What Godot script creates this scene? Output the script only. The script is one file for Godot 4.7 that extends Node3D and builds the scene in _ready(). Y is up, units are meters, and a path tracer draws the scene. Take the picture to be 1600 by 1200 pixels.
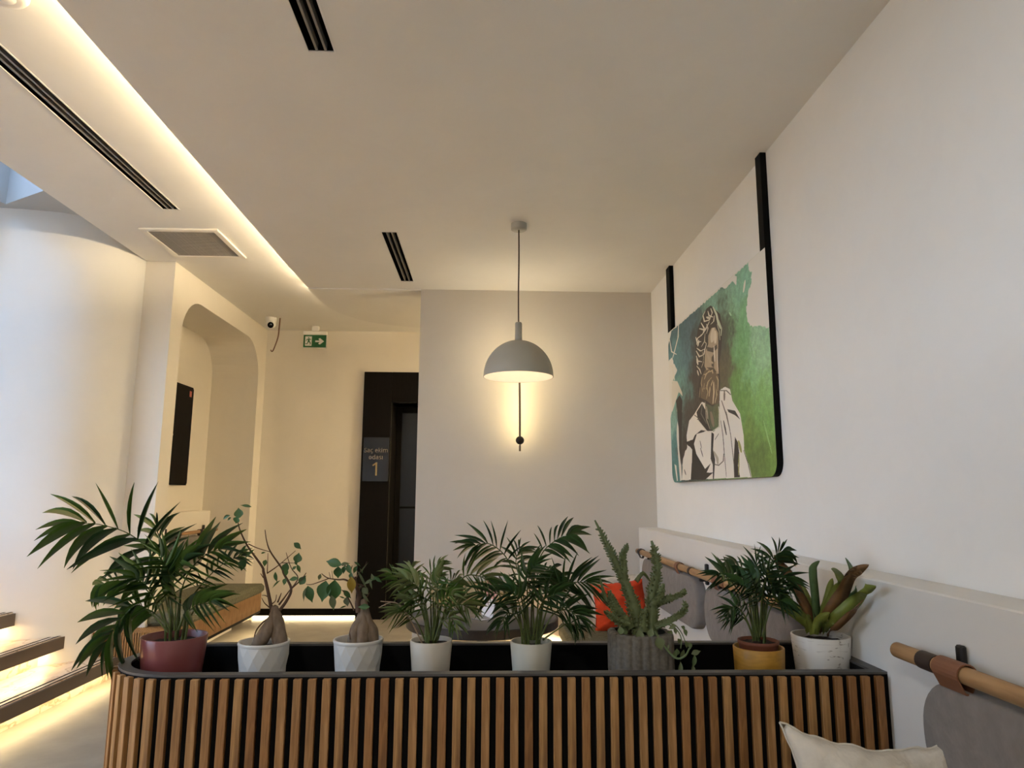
extends Node3D
# A reception lounge: a slatted planter with eight potted plants in front of a seating corner, a dropped ceiling with a lit cove, a stair on the left.

# how bright each kind of light is
const SKY := 9.3
const EXPOSURE := 1.9
const COVE := 1.6
const STEP := 0.55
const SKIRT := 0.05
const BENCH := 0.09
const PENDANT := 0.018
const WALLLAMP := 0.075
const CORRIDOR := 4.0
const ROOM_FILL := 1.9
const CORNER := 2.2
const UNSEEN_GLOBE := 0.1

var M := {}
var rng := RandomNumberGenerator.new()


class Build:
	var st := SurfaceTool.new()
	var x := Transform3D.IDENTITY

	func _init() -> void:
		st.begin(Mesh.PRIMITIVE_TRIANGLES)
		flat()

	func flat() -> Build:
		st.set_smooth_group(-1)
		return self

	func soft(group := 0) -> Build:
		st.set_smooth_group(group)
		return self

	func tri(a: Vector3, b: Vector3, c: Vector3) -> void: # counter-clockwise seen from outside
		st.add_vertex(x * a)
		st.add_vertex(x * c)
		st.add_vertex(x * b)

	func quad(a: Vector3, b: Vector3, c: Vector3, d: Vector3) -> void:
		tri(a, b, c)
		tri(a, c, d)

	func box(lo: Vector3, hi: Vector3, e := 0.0) -> Build:
		var c := (lo + hi) / 2.0
		var h := (hi - lo) / 2.0
		e = minf(e, minf(h.x, minf(h.y, h.z)) * 0.9)
		var axes := [Vector3.RIGHT, Vector3.UP, Vector3.BACK]
		for k in 3:
			for s in [-1.0, 1.0]:
				var n: Vector3 = axes[k] * s
				var u: Vector3 = axes[(k + 1) % 3]
				var v: Vector3 = axes[(k + 2) % 3] * s
				var o := c + n * h
				var hu: Vector3 = u * (h.dot(u) - e)
				var hv: Vector3 = v.abs() * (h.dot(v.abs()) - e) * s
				quad(o - hu - hv, o + hu - hv, o + hu + hv, o - hu + hv)
		if e > 0.0:
			for k in 3:
				var a: Vector3 = axes[k]
				var b: Vector3 = axes[(k + 1) % 3]
				var d: Vector3 = axes[(k + 2) % 3]
				var along: Vector3 = a * (h.dot(a) - e)
				for sb in [-1.0, 1.0]:
					for sd in [-1.0, 1.0]:
						var p1: Vector3 = c + b * sb * h.dot(b) + d * sd * (h.dot(d) - e)
						var p2: Vector3 = c + b * sb * (h.dot(b) - e) + d * sd * h.dot(d)
						_edge(p1, p2, along, b * sb + d * sd)
			for sx in [-1.0, 1.0]:
				for sy in [-1.0, 1.0]:
					for sz in [-1.0, 1.0]:
						var s := Vector3(sx, sy, sz)
						var i := h - Vector3.ONE * e
						_facing(c + s * Vector3(h.x, i.y, i.z), c + s * Vector3(i.x, h.y, i.z), c + s * Vector3(i.x, i.y, h.z), s)
		return self

	func _edge(p1: Vector3, p2: Vector3, along: Vector3, out: Vector3) -> void:
		_facing(p1 - along, p1 + along, p2 + along, out)
		_facing(p1 - along, p2 + along, p2 - along, out)

	func _facing(a: Vector3, b: Vector3, c: Vector3, out: Vector3) -> void:
		if (b - a).cross(c - a).dot(out) >= 0.0:
			tri(a, b, c)
		else:
			tri(a, c, b)

	func prism(poly: PackedVector2Array, y0: float, y1: float, smooth_sides := false) -> Build: # poly holds x and z
		if Geometry2D.is_polygon_clockwise(poly):
			poly.reverse()
		var t := Geometry2D.triangulate_polygon(poly)
		flat()
		for k in range(0, t.size(), 3):
			var a := poly[t[k]]
			var b := poly[t[k + 1]]
			var c := poly[t[k + 2]]
			_facing(Vector3(a.x, y1, a.y), Vector3(b.x, y1, b.y), Vector3(c.x, y1, c.y), Vector3.UP)
			_facing(Vector3(a.x, y0, a.y), Vector3(b.x, y0, b.y), Vector3(c.x, y0, c.y), Vector3.DOWN)
		if smooth_sides:
			soft(3)
		for k in poly.size():
			var a := poly[k]
			var b := poly[(k + 1) % poly.size()]
			var out := Vector3(b.y - a.y, 0, a.x - b.x)
			_facing(Vector3(a.x, y0, a.y), Vector3(b.x, y0, b.y), Vector3(b.x, y1, b.y), out)
			_facing(Vector3(a.x, y0, a.y), Vector3(b.x, y1, b.y), Vector3(a.x, y1, a.y), out)
		return flat()

	func grid(rows: Array, closed := true, out_to := 1.0) -> Build: # rows of points, outside to the right of rising rows when walked counter-clockwise
		for r in rows.size() - 1:
			var a: PackedVector3Array = rows[r]
			var b: PackedVector3Array = rows[r + 1]
			for k in (a.size() if closed else a.size() - 1):
				var j := (k + 1) % a.size()
				if out_to > 0.0:
					quad(a[k], a[j], b[j], b[k])
				else:
					quad(a[k], b[k], b[j], a[j])
		return self

	func lathe(profile: Array, n := 32, at := Vector3.ZERO, sx := 1.0, sz := 1.0) -> Build: # profile of Vector2(radius, height), bottom outside first
		var rows := []
		for p in profile:
			var row := PackedVector3Array()
			for k in n:
				var t := TAU * k / n
				row.append(at + Vector3(cos(t) * p.x * sx, p.y, -sin(t) * p.x * sz))
			rows.append(row)
		return grid(rows)

	func tube(path: Array, r0: float, r1: float, n := 8, caps := true) -> Build:
		var rows := []
		var ref := Vector3(0.31, 0.2, 0.93).normalized()
		for k in path.size():
			var a: Vector3 = path[maxi(k - 1, 0)]
			var b: Vector3 = path[mini(k + 1, path.size() - 1)]
			var d := (b - a).normalized()
			if absf(d.dot(ref)) > 0.97:
				ref = Vector3(0.9, 0.3, -0.2).normalized()
			var u := (ref - d * ref.dot(d)).normalized()
			ref = u
			var v := d.cross(u)
			var r := lerpf(r0, r1, float(k) / maxf(1.0, path.size() - 1.0))
			var row := PackedVector3Array()
			for j in n:
				var t := TAU * j / n
				row.append(path[k] + (u * cos(t) + v * sin(t)) * r)
			rows.append(row)
		soft(1)
		grid(rows)
		if caps:
			flat()
			_cap(rows[0], path[0], path[0] - path[1])
			_cap(rows[-1], path[-1], path[-1] - path[-2])
		return self

	func _cap(row: PackedVector3Array, mid: Vector3, out: Vector3) -> void:
		for k in row.size():
			_facing(mid, row[k], row[(k + 1) % row.size()], out)

	func puff(outline: PackedVector2Array, depth: float, crown: float, edge := 0.02) -> Build: # a padded slab: outline in x and y, front towards +z
		var mid := Vector2.ZERO
		for p in outline:
			mid += p / outline.size()
		var levels := [[0.0, 0.0, 0.0], [edge * 0.3, edge * 0.12, 0.0], [edge, edge * 0.55, 0.0]]
		var size := 0.0
		for p in outline:
			size = maxf(size, p.distance_to(mid))
		var rows := []
		var back := PackedVector3Array()
		for p in outline:
			back.append(Vector3(p.x, p.y, -depth / 2.0))
		rows.append(back)
		for k in 6:
			var t := k / 5.0 * PI / 2.0
			var row := PackedVector3Array()
			for p in outline:
				var q := p + (mid - p).normalized() * edge * (1.0 - cos(t))
				row.append(Vector3(q.x, q.y, depth / 2.0 - edge + edge * sin(t)))
			rows.append(row)
		for k in range(1, 9):
			var s := k / 8.0
			var row := PackedVector3Array()
			for p in outline:
				var q := p + (mid - p).normalized() * edge
				q = q.lerp(mid, s * 0.999)
				row.append(Vector3(q.x, q.y, depth / 2.0 + crown * (1.0 - pow(1.0 - s, 2.2))))
			rows.append(row)
		soft(2)
		var turn := 1.0 if not Geometry2D.is_polygon_clockwise(outline) else -1.0
		grid(rows, true, turn)
		flat()
		_cap(back, Vector3(mid.x, mid.y, -depth / 2.0), Vector3(0, 0, -1))
		return self

	func done() -> ArrayMesh:
		st.generate_normals()
		return st.commit()


# ---------------------------------------------------------------- naming and tree

var taken := {}


func numbered(called: String) -> String:
	taken[called] = taken.get(called, -1) + 1
	return called if taken[called] == 0 else "%s_%03d" % [called, taken[called]]


func thing(called: String, label: String, category: String, at := Vector3.ZERO, group := "") -> Node3D:
	var o := Node3D.new()
	o.name = numbered(called)
	add_child(o)
	o.position = at
	tag(o, label, category, group)
	return o


func tag(o: Node, label: String, category: String, group := "") -> Node:
	o.set_meta("label", label)
	o.set_meta("category", category)
	if group:
		o.set_meta("group", group)
	return o


func obj(called: String, mesh: Mesh, mat: Material, parent: Node = null) -> MeshInstance3D:
	var o := MeshInstance3D.new()
	o.mesh = mesh
	o.material_override = mat
	if parent == null:
		o.name = numbered(called)
		add_child(o)
	else:
		o.name = called
		parent.add_child(o, true)
	return o


func struct(called: String, label: String, mesh: Mesh, mat: Material) -> MeshInstance3D:
	var o := obj(called, mesh, mat)
	o.set_meta("kind", "structure")
	o.set_meta("label", label)
	return o


func mesh_box(lo: Vector3, hi: Vector3, e := 0.0) -> ArrayMesh:
	return Build.new().box(lo, hi, e).done()


func curve(points: Array, per := 6) -> Array:
	var out := []
	for k in points.size() - 1:
		var a: Vector3 = points[maxi(k - 1, 0)]
		var b: Vector3 = points[k]
		var c: Vector3 = points[k + 1]
		var d: Vector3 = points[mini(k + 2, points.size() - 1)]
		for j in per:
			out.append(b.cubic_interpolate(c, a, d, float(j) / per))
	out.append(points[-1])
	return out


func rounded(w: float, h: float, r: float, n := 7, at := Vector2.ZERO) -> PackedVector2Array: # counter-clockwise, centred
	var out := PackedVector2Array()
	for c in [[1, -1, -90], [1, 1, 0], [-1, 1, 90], [-1, -1, 180]]:
		for k in n + 1:
			var t := deg_to_rad(c[2] + 90.0 * k / n)
			out.append(at + Vector2(c[0] * (w / 2 - r) + cos(t) * r, c[1] * (h / 2 - r) + sin(t) * r))
	return out


# ---------------------------------------------------------------- materials

func noise(freq: float, seed_: int, octaves := 4, kind := FastNoiseLite.TYPE_SIMPLEX_SMOOTH) -> FastNoiseLite:
	var n := FastNoiseLite.new()
	n.seed = seed_
	n.frequency = freq
	n.noise_type = kind
	n.fractal_octaves = octaves
	return n


func tex(n: FastNoiseLite, ramp: Array, size := 256, normal := 0.0) -> NoiseTexture2D:
	var t := NoiseTexture2D.new()
	t.width = size
	t.height = size
	t.seamless = true
	t.noise = n
	if normal > 0.0:
		t.as_normal_map = true
		t.bump_strength = normal
	if ramp.size():
		var g := Gradient.new()
		g.offsets = PackedFloat32Array(ramp.map(func(p): return p[0]))
		g.colors = PackedColorArray(ramp.map(func(p): return p[1]))
		t.color_ramp = g
	return t


func mat(called: String, color: Color, rough := 0.6, metal := 0.0) -> StandardMaterial3D:
	var m := StandardMaterial3D.new()
	m.resource_name = called
	m.albedo_color = color
	m.roughness = rough
	m.metallic = metal
	M[called] = m
	return m


func grain(m: StandardMaterial3D, t: Texture2D, scale: Vector3, world := false) -> StandardMaterial3D:
	m.albedo_texture = t
	m.uv1_triplanar = true
	m.uv1_world_triplanar = world
	m.uv1_scale = scale
	return m


func relief(m: StandardMaterial3D, t: Texture2D, amount: float) -> StandardMaterial3D:
	m.normal_enabled = true
	m.normal_texture = t
	m.normal_scale = amount
	return m


func glow(called: String, color: Color, energy: float) -> StandardMaterial3D:
	var m := mat(called, color, 0.5)
	m.emission_enabled = true
	m.emission = color
	m.emission_energy_multiplier = energy
	return m


func tones(a: float, b: float, tint := Color.WHITE) -> Array:
	return [[0.0, Color(a * tint.r, a * tint.g, a * tint.b)], [1.0, Color(b * tint.r, b * tint.g, b * tint.b)]]


func make_materials() -> void:
	var mottle := tex(noise(0.012, 11), tones(0.98, 1.0))
	var fine := tex(noise(0.06, 5), [], 256, 2.0)
	var weave := tex(noise(0.16, 8, 2), [], 256, 5.0)
	for p in [["plaster", "efece7"], ["plaster_grey", "cfc7bb"], ["plaster_warm", "eae2d4"], ["ceiling_paint", "e9e6e0"], ["soffit_paint", "efece6"], ["panel_white", "dedad3"], ["bulkhead_grey", "c2c3c2"]]:
		relief(grain(mat(p[0], Color(p[1]), 0.78), mottle, Vector3.ONE * 0.5, true), fine, 0.06)
	M.panel_white.roughness = 0.55
	relief(grain(mat("concrete_floor", Color("8c8479"), 0.42), tex(noise(0.02, 21, 5), tones(0.84, 1.0)), Vector3.ONE * 0.7, true), fine, 0.05)
	var marble := tex(noise(0.012, 31, 5), [[0.0, Color("b99f86")], [0.42, Color("d9c8b4")], [0.5, Color("a88d74")], [0.56, Color("dccbb8")], [1.0, Color("cdb9a2")]])
	grain(mat("step_stone", Color.WHITE, 0.3), marble, Vector3(1.6, 1.6, 0.9), true)
	grain(mat("fascia_stone", Color("574c43"), 0.5), mottle, Vector3.ONE, true)
	var streak := noise(0.02, 41, 4)
	var wood_tex := tex(streak, [[0.0, Color("7f6040")], [0.35, Color("a68556")], [0.5, Color("bc9868")], [0.62, Color("a07d50")], [1.0, Color("c6a374")]])
	var bar_tex := tex(noise(0.02, 43, 4), [[0.0, Color("8d6c4a")], [0.4, Color("a9855d")], [0.55, Color("b8946a")], [1.0, Color("c2a078")]])
	for k in 5:
		var m := grain(mat("oak_%d" % k, [Color("e8d6c4"), Color("d6bda4"), Color("f2e2d0"), Color("caae92"), Color("dcc8b6")][k], 0.55), wood_tex, Vector3(7.0, 0.55, 7.0))
		m.uv1_offset = Vector3(k * 0.37, k * 0.21, k * 0.53)
	grain(mat("bar_wood", Color("e8e0d6"), 0.5), bar_tex, Vector3(6.0, 6.0, 0.6))
	grain(mat("reed_wood", Color("cfc3ae"), 0.6), bar_tex, Vector3(9.0, 1.2, 9.0))
	mat("black_board", Color("0e0d0d"), 0.7)
	grain(mat("rim_laminate", Color("4a4744"), 0.5), mottle, Vector3.ONE * 3.0)
	mat("black_strap", Color("0f0f0f"), 0.6)
	mat("slot_black", Color("0a0a0a"), 0.8)
	mat("vane_metal", Color("8a8783"), 0.45, 0.3)
	for k in ["black_board", "slot_black", "black_strap"]:
		M[k].metallic_specular = 0.2
	mat("white_plastic", Color("e8e4dd"), 0.4)
	mat("white_enamel", Color("ece6dc"), 0.35)
	grain(mat("grille_dust", Color("c2b9aa"), 0.85), tex(noise(0.09, 61, 3), tones(0.8, 1.0)), Vector3.ONE * 3.0)
	mat("lens_black", Color("050505"), 0.1)
	mat("brown_cable", Color("7a5a48"), 0.6)
	grain(mat("door_cladding", Color("14110f"), 0.6), tex(noise(0.03, 71, 3), tones(0.8, 1.0)), Vector3(6, 0.5, 6), true)
	M.door_cladding.metallic_specular = 0.2
	mat("door_glass", Color("040404"), 0.3)
	mat("sign_glass", Color("14110d"), 0.25)
	mat("gold_lettering", Color("8a7850"), 0.45, 0.2)
	mat("pale_lettering", Color("8a7e6c"), 0.5)
	mat("sign_green", Color("0f5c2b"), 0.45)
	mat("shade_paint", Color("b0ab9c"), 0.5)
	mat("shade_inside", Color("efe6da"), 0.6)
	mat("cord_fabric", Color("3a2a24"), 0.8)
	mat("dark_metal", Color("2a211b"), 0.45, 0.4)
	mat("bronze_rod", Color("6a5a48"), 0.45, 0.3)
	relief(grain(mat("seat_green", Color("6f6d55"), 0.9), tex(noise(0.05, 81, 4), tones(0.78, 1.0)), Vector3.ONE * 1.5), weave, 0.5)
	relief(grain(mat("cushion_grey", Color("857d77"), 0.92), tex(noise(0.05, 91, 4), tones(0.9, 1.0)), Vector3.ONE * 1.5), weave, 0.12)
	relief(grain(mat("linen", Color("dcd3c4"), 0.95), tex(noise(0.05, 95, 4), tones(0.9, 1.0)), Vector3.ONE * 2.0), weave, 0.18)
	relief(mat("orange_velvet", Color("d2431a"), 0.9), weave, 0.5)
	relief(grain(mat("pouf_fabric", Color("b3a27e"), 0.95), tex(noise(0.05, 97, 4), tones(0.85, 1.0)), Vector3.ONE * 2.0), weave, 0.4)
	for k in ["cushion_grey", "orange_velvet", "seat_green"]:
		M[k].rim_enabled = true
		M[k].rim = 0.25
		M[k].rim_tint = 0.6
	mat("table_top", Color("5f5a55"), 0.32)
	mat("table_edge", Color("17130f"), 0.5)
	mat("leather", Color("7d5138"), 0.6)
	mat("dark_leather", Color("33251f"), 0.6)
	mat("peg_black", Color("1a1715"), 0.5)
	mat("card_pink", Color("c98f86"), 0.6)
	mat("card_white", Color("e3dedc"), 0.5)
	var clear := mat("acrylic", Color(0.95, 0.95, 0.97, 0.16), 0.06)
	clear.transparency = BaseMaterial3D.TRANSPARENCY_ALPHA
	var pane := mat("window_pane", Color(0.96, 0.98, 1.0, 0.06), 0.02)
	pane.transparency = BaseMaterial3D.TRANSPARENCY_ALPHA
	grain(mat("pot_pink", Color("7d4240"), 0.3), mottle, Vector3.ONE * 4.0)
	mat("pot_white", Color("c9c5be"), 0.4)
	mat("pot_cream", Color("c2b8a8"), 0.45)
	mat("pot_sage", Color("c0bbac"), 0.45)
	relief(grain(mat("pot_concrete", Color("7a7266"), 0.85), tex(noise(0.05, 101, 4), tones(0.75, 1.0)), Vector3.ONE * 5.0), fine, 0.5)
	grain(mat("pot_yellow", Color("c79339"), 0.4), tex(noise(0.03, 103, 4), tones(0.82, 1.0)), Vector3(3, 9, 3))
	mat("pot_terracotta", Color("74402b"), 0.7)
	var veins := noise(0.016, 107, 4)
	veins.fractal_type = FastNoiseLite.FRACTAL_RIDGED
	grain(mat("pot_marble", Color("d9d4cc"), 0.35), tex(veins, [[0.0, Color.WHITE], [0.8, Color.WHITE], [0.9, Color("8d847c")], [1.0, Color("4a4340")]]), Vector3(2.2, 6.0, 2.2))
	relief(grain(mat("soil", Color("3b291f"), 0.95), tex(noise(0.12, 111, 3), tones(0.5, 1.0)), Vector3.ONE * 5.0), weave, 1.0)
	var leaf_tone := tex(noise(0.03, 121, 3), tones(0.8, 1.0))
	for p in [["leaf_palm", "5f8038"], ["leaf_palm_dark", "4a6a38"], ["leaf_palm_pale", "909e66"], ["leaf_palm_deep", "40603a"], ["leaf_ficus", "3a6230"], ["leaf_ficus_light", "486b33"], ["leaf_ficus_pale", "6f7a58"], ["leaf_yellow", "a88a2c"], ["leaf_strap", "8a9440"], ["leaf_strap_red", "86603a"], ["leaf_strap_deep", "5c7a48"], ["leaf_fleshy", "6b764a"], ["leaf_trail", "6c7d4e"], ["stem_green", "5b6a34"], ["leaf_dry", "a8917a"]]:
		var m := grain(mat(p[0], Color(p[1]), 0.48), leaf_tone, Vector3.ONE * 4.0)
		m.backlight_enabled = true
		m.backlight = Color(0.25, 0.3, 0.12)
	relief(grain(mat("bark", Color("8a7560"), 0.85), tex(noise(0.04, 131, 4), tones(0.7, 1.0)), Vector3(6, 3, 6)), fine, 0.6)
	grain(mat("twig", Color("5c4334"), 0.8), leaf_tone, Vector3.ONE * 6.0)
	glow("led_warm", Color("ffe9c0"), 5.0)
	glow("bulb_glow", Color("ffe0b8"), 1.2)
	glow("lamp_diffuser", Color("ffe9c0"), 2.0)


# ---------------------------------------------------------------- light

func strip_light(called: String, at: Vector3, towards: Vector3, size: Vector2, energy: float, along: Vector3, parent: Node = null, color := Color("ffe9c0")) -> void:
	var l := AreaLight3D.new()
	l.name = called
	l.area_size = size
	l.light_color = color
	l.light_energy = energy
	l.shadow_enabled = true
	var z := -towards.normalized()
	var x := (along - z * along.dot(z)).normalized()
	(parent if parent else self).add_child(l, true)
	l.transform = Transform3D(Basis(x, z.cross(x), z), at)
	l.set("area_range", 12.0)


func _ready() -> void:
	rng.seed = 7
	var cam := Camera3D.new()
	cam.name = "camera"
	add_child(cam)
	cam.position = Vector3(0, 1.15, 0)
	cam.rotation = Vector3(0.158335, -0.035772, 0.004534)
	cam.fov = rad_to_deg(2.0 * atan(600.0 / 1075.0))
	cam.near = 0.02
	var env := Environment.new()
	env.background_mode = Environment.BG_SKY
	var sky_mat := ProceduralSkyMaterial.new()
	sky_mat.sky_top_color = Color(0.60, 0.74, 0.92)
	sky_mat.sky_horizon_color = Color(0.80, 0.87, 0.94)
	sky_mat.ground_horizon_color = Color(0.50, 0.51, 0.51)
	sky_mat.ground_bottom_color = Color(0.36, 0.36, 0.35)
	sky_mat.sun_angle_max = 0.0
	env.sky = Sky.new()
	env.sky.sky_material = sky_mat
	env.background_energy_multiplier = SKY
	env.tonemap_mode = Environment.TONE_MAPPER_LINEAR
	env.tonemap_exposure = EXPOSURE
	env.sdfgi_enabled = true
	env.ssao_enabled = true
	env.ssil_enabled = true
	var world := WorldEnvironment.new()
	world.name = "world"
	world.environment = env
	add_child(world)
	make_materials()

	strip_light("cove_light", Vector3(-1.265, 2.682, -1.75), Vector3(-1, 0.12, 0), Vector2(6.6, 0.018), COVE, Vector3(0, 0, 1))
	strip_light("cove_end_light", Vector3(-1.13, 2.682, -5.5), Vector3(-1, 0.12, -0.7), Vector2(0.9, 0.018), COVE * 0.05, Vector3(-0.55, 0, 0.8))

	build_shell()
	build_stairs()
	build_ceiling_fittings()
	build_far_wall()
	build_planter()
	build_right_seating()
	build_left_seating()
	build_table_group()
	build_pendant()
	build_print()
	build_plants()


# ---------------------------------------------------------------- the room

const EDGE := [Vector2(-1.325, -4.383), Vector2(-1.318, -4.9), Vector2(-1.308, -5.18), Vector2(-1.28, -5.42), Vector2(-1.236, -5.58), Vector2(-1.177, -5.69), Vector2(-1.117, -5.785), Vector2(-1.046, -5.86), Vector2(-0.97, -5.915), Vector2(-0.815, -6.0), Vector2(-0.606, -6.055)]


func build_shell() -> void:
	struct("floor", "pale beige polished concrete floor", mesh_box(Vector3(-4.8, -0.2, -7.4), Vector3(1.5, 0, 2.8)), M.concrete_floor)
	# the dropped ceiling: right of the cove edge, with two slots cut in it; past the back wall it steps up a little
	var b := Build.new()
	var h0 := 2.63
	var h1 := 2.67
	b.prism(PackedVector2Array([Vector2(-1.325, 2.6), Vector2(-0.62, 2.6), Vector2(-0.62, -4.9), Vector2(-1.318, -4.9), Vector2(-1.325, -4.383)]), h0, h1)
	b.prism(PackedVector2Array([Vector2(-0.53, 2.6), Vector2(1.25, 2.6), Vector2(1.25, -4.92), Vector2(-0.53, -4.92)]), h0, h1)
	for z in [[2.6, -1.2], [-2.151, -3.78], [-4.714, -4.9]]:
		b.prism(PackedVector2Array([Vector2(-0.62, z[0]), Vector2(-0.53, z[0]), Vector2(-0.53, z[1]), Vector2(-0.62, z[1])]), h0, h1)
	var far := PackedVector2Array([Vector2(-0.4965, -4.9), Vector2(-0.4965, -5.061), Vector2(1.2, -5.061), Vector2(1.2, -6.08)])
	for k in range(EDGE.size() - 1, 0, -1):
		far.append(EDGE[k])
	struct("ceiling", "rounded end of the dropped ceiling, past the pendant wall", Build.new().prism(far, h0 - 0.008, h1).done(), M.ceiling_paint)
	struct("ceiling", "smooth dropped ceiling with a curved lit edge", b.done(), M.ceiling_paint)
	# the higher ceiling on the left, open to the stair
	b = Build.new()
	for r in [[-1.755, 1.4, -6.9, 2.7], [-1.845, -1.755, -6.9, -3.757], [-1.845, -1.755, -1.5, 2.7], [-2.37, -1.845, -6.9, 2.7], [-2.8, -2.37, -6.9, -4.66]]:
		b.box(Vector3(r[0], 2.73, r[2]), Vector3(r[1], 2.98, r[3]))
	struct("ceiling", "higher ceiling strip over the passage beside the stair", b.done(), M.soffit_paint)
	struct("wall_right", "long white wall with the hanging print", mesh_box(Vector3(1.205, 0, -6.9), Vector3(1.45, 2.98, 2.8)), M.plaster)
	struct("wall_back", "grey beige wall behind the pendant lamp", mesh_box(Vector3(-0.496, 0, -5.06), Vector3(1.205, 2.64, -4.9)), M.plaster_grey)
	# the wall with the seating niche
	var poly := PackedVector2Array([Vector2(-4.66, 0), Vector2(-4.66, 2.73), Vector2(-6.7, 2.73), Vector2(-6.7, 0), Vector2(-6.5, 0)])
	for c in [[-6.5 + 0.34, 2.55 - 0.34, 180, 90], [-4.83 - 0.30, 2.55 - 0.30, 90, 0]]:
		var r: float = 0.34 if c[2] == 180 else 0.30
		for k in 9:
			var t := deg_to_rad(lerpf(c[2], c[3], k / 8.0))
			poly.append(Vector2(c[0] + cos(t) * r, c[1] + sin(t) * r))
	poly.append(Vector2(-4.83, 0))
	b = Build.new()
	b.x = Transform3D(Basis(Vector3(0, 0, 1), Vector3(1, 0, 0), Vector3(0, 1, 0)), Vector3.ZERO) # (z, x, y) of the prism
	b.prism(poly, -2.6, -2.17)
	struct("wall_left", "warm white wall with a round-cornered seating niche", b.done(), M.plaster_warm)
	struct("wall_niche", "back of the seating niche", mesh_box(Vector3(-2.8, 0, -6.9), Vector3(-2.6, 2.73, -4.91)), M.plaster_warm)
	# the stair wall and the stairwell
	var sw := PackedVector2Array([Vector2(-2.37, -4.9)])
	for p in STAIR_WALL:
		sw.append(p)
	sw.append(Vector2(-4.65, -4.9))
	struct("wall_stair", "white wall along the end of the stair", Build.new().prism(sw, 0, 4.6, true).done(), M.plaster)
	# an unseen window beside the stair, placed to light the right wall
	b = Build.new()
	for r in [[0.0, 0.95, -4.2, 2.8], [2.6, 4.6, -4.2, 2.8], [0.95, 2.6, -4.2, -2.0], [0.95, 2.6, 1.4, 2.8]]:
		b.box(Vector3(-4.85, r[0], r[2]), Vector3(-4.65, r[1], r[3]))
	struct("wall_stairwell", "side wall of the stairwell with the unseen tall window", b.done(), M.plaster)
	b = Build.new()
	for z in [-2.0, -0.9, 0.25, 1.35]:
		b.box(Vector3(-4.78, 0.95, z), Vector3(-4.72, 2.6, z + 0.05))
	for y in [0.95, 2.55]:
		b.box(Vector3(-4.78, y, -2.0), Vector3(-4.72, y + 0.05, 1.4))
	var win := struct("unseen_window_1", "unseen tall window beside the stair, lighting the right wall", b.done(), M.dark_metal)
	obj("pane", mesh_box(Vector3(-4.753, 0.95, -2.0), Vector3(-4.747, 2.6, 1.4)), M.window_pane, win)
	struct("wall_upper", "upper wall above the lower ceiling edge", mesh_box(Vector3(-2.37, 2.98, -4.9), Vector3(-2.2, 4.6, 2.8)), M.plaster)
	b = Build.new()
	for r in [[-4.85, -4.3, -4.9, 2.8], [-2.9, -2.2, -4.9, 2.8], [-4.3, -2.9, -4.9, -3.7], [-4.3, -2.9, -1.6, 2.8]]:
		b.box(Vector3(r[0], 4.6, r[2]), Vector3(r[1], 4.75, r[3]))
	struct("ceiling", "high ceiling round the unseen skylight over the stair", b.done(), M.plaster)
	var sk := struct("unseen_window_2", "unseen skylight over the stair, lighting the stair wall", mesh_box(Vector3(-4.3, 4.62, -2.68), Vector3(-2.9, 4.7, -2.62)), M.white_enamel)  # out of view, sized to light the upper stair wall
	obj("pane", mesh_box(Vector3(-4.3, 4.65, -3.7), Vector3(-2.9, 4.66, -1.6)), M.window_pane, sk)
	b = Build.new()
	b.x = Transform3D(Basis(Vector3.UP, deg_to_rad(0)), Vector3.ZERO)
	b.prism(PackedVector2Array([Vector2(-4.64, -3.74), Vector2(-3.055, -3.74), Vector2(-2.955, -4.09), Vector2(-2.371, -3.75), Vector2(-2.371, -4.5), Vector2(-4.64, -4.5)]), 2.885, 3.3)
	struct("trim_1", "grey bulkhead high above the stair", b.done(), M.bulkhead_grey)
	struct("wall_front", "wall behind the viewer", mesh_box(Vector3(-4.85, 0, 2.6), Vector3(1.45, 4.75, 2.8)), M.plaster)
	struct("unseen_partition", "unseen partition beside the viewer, shading the lower right wall", mesh_box(Vector3(-1.45, 0, -1.35), Vector3(-1.3, 1.6, 1.6), 0.004), M.plaster)  # out of view, placed to keep window light off the lower right wall
	# the hidden strip in the cove
	var led := obj("cove_led_strip", mesh_box(Vector3(-1.262, 2.672, -5.04), Vector3(-1.25, 2.692, 1.55)), M.led_warm)
	tag(led, "warm light strip hidden along the edge of the dropped ceiling", "light strip")


const STAIR_WALL := [Vector2(-2.37, -4.66), Vector2(-2.39, -4.56), Vector2(-2.43, -4.44), Vector2(-2.49, -4.34), Vector2(-2.57, -4.26), Vector2(-2.7, -4.2), Vector2(-2.9, -4.16), Vector2(-3.3, -4.12), Vector2(-4.65, -4.1)]
const STEP_X := [0.0, -0.235, -0.44, -0.66, -0.88, -1.1, -1.32]


func stair_wall(x: float) -> float: # where the face of the stair wall stands
	for k in STAIR_WALL.size() - 1:
		if x <= STAIR_WALL[k].x and x >= STAIR_WALL[k + 1].x:
			return remap(x, STAIR_WALL[k].x, STAIR_WALL[k + 1].x, STAIR_WALL[k].y, STAIR_WALL[k + 1].y)
	return -4.66


func step_slab(x0: float, x1: float, y0: float, y1: float) -> ArrayMesh: # from x0 to x1 beside the stair wall, in the staircase's own metres
	var poly := PackedVector2Array([Vector2(x0, 5.2), Vector2(x1, 5.2)])
	for k in 7:
		var x := lerpf(x1, x0, k / 6.0)
		poly.append(Vector2(x, stair_wall(x - 2.26) + 4.665))
	return Build.new().prism(poly, y0, y1).done()


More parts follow.
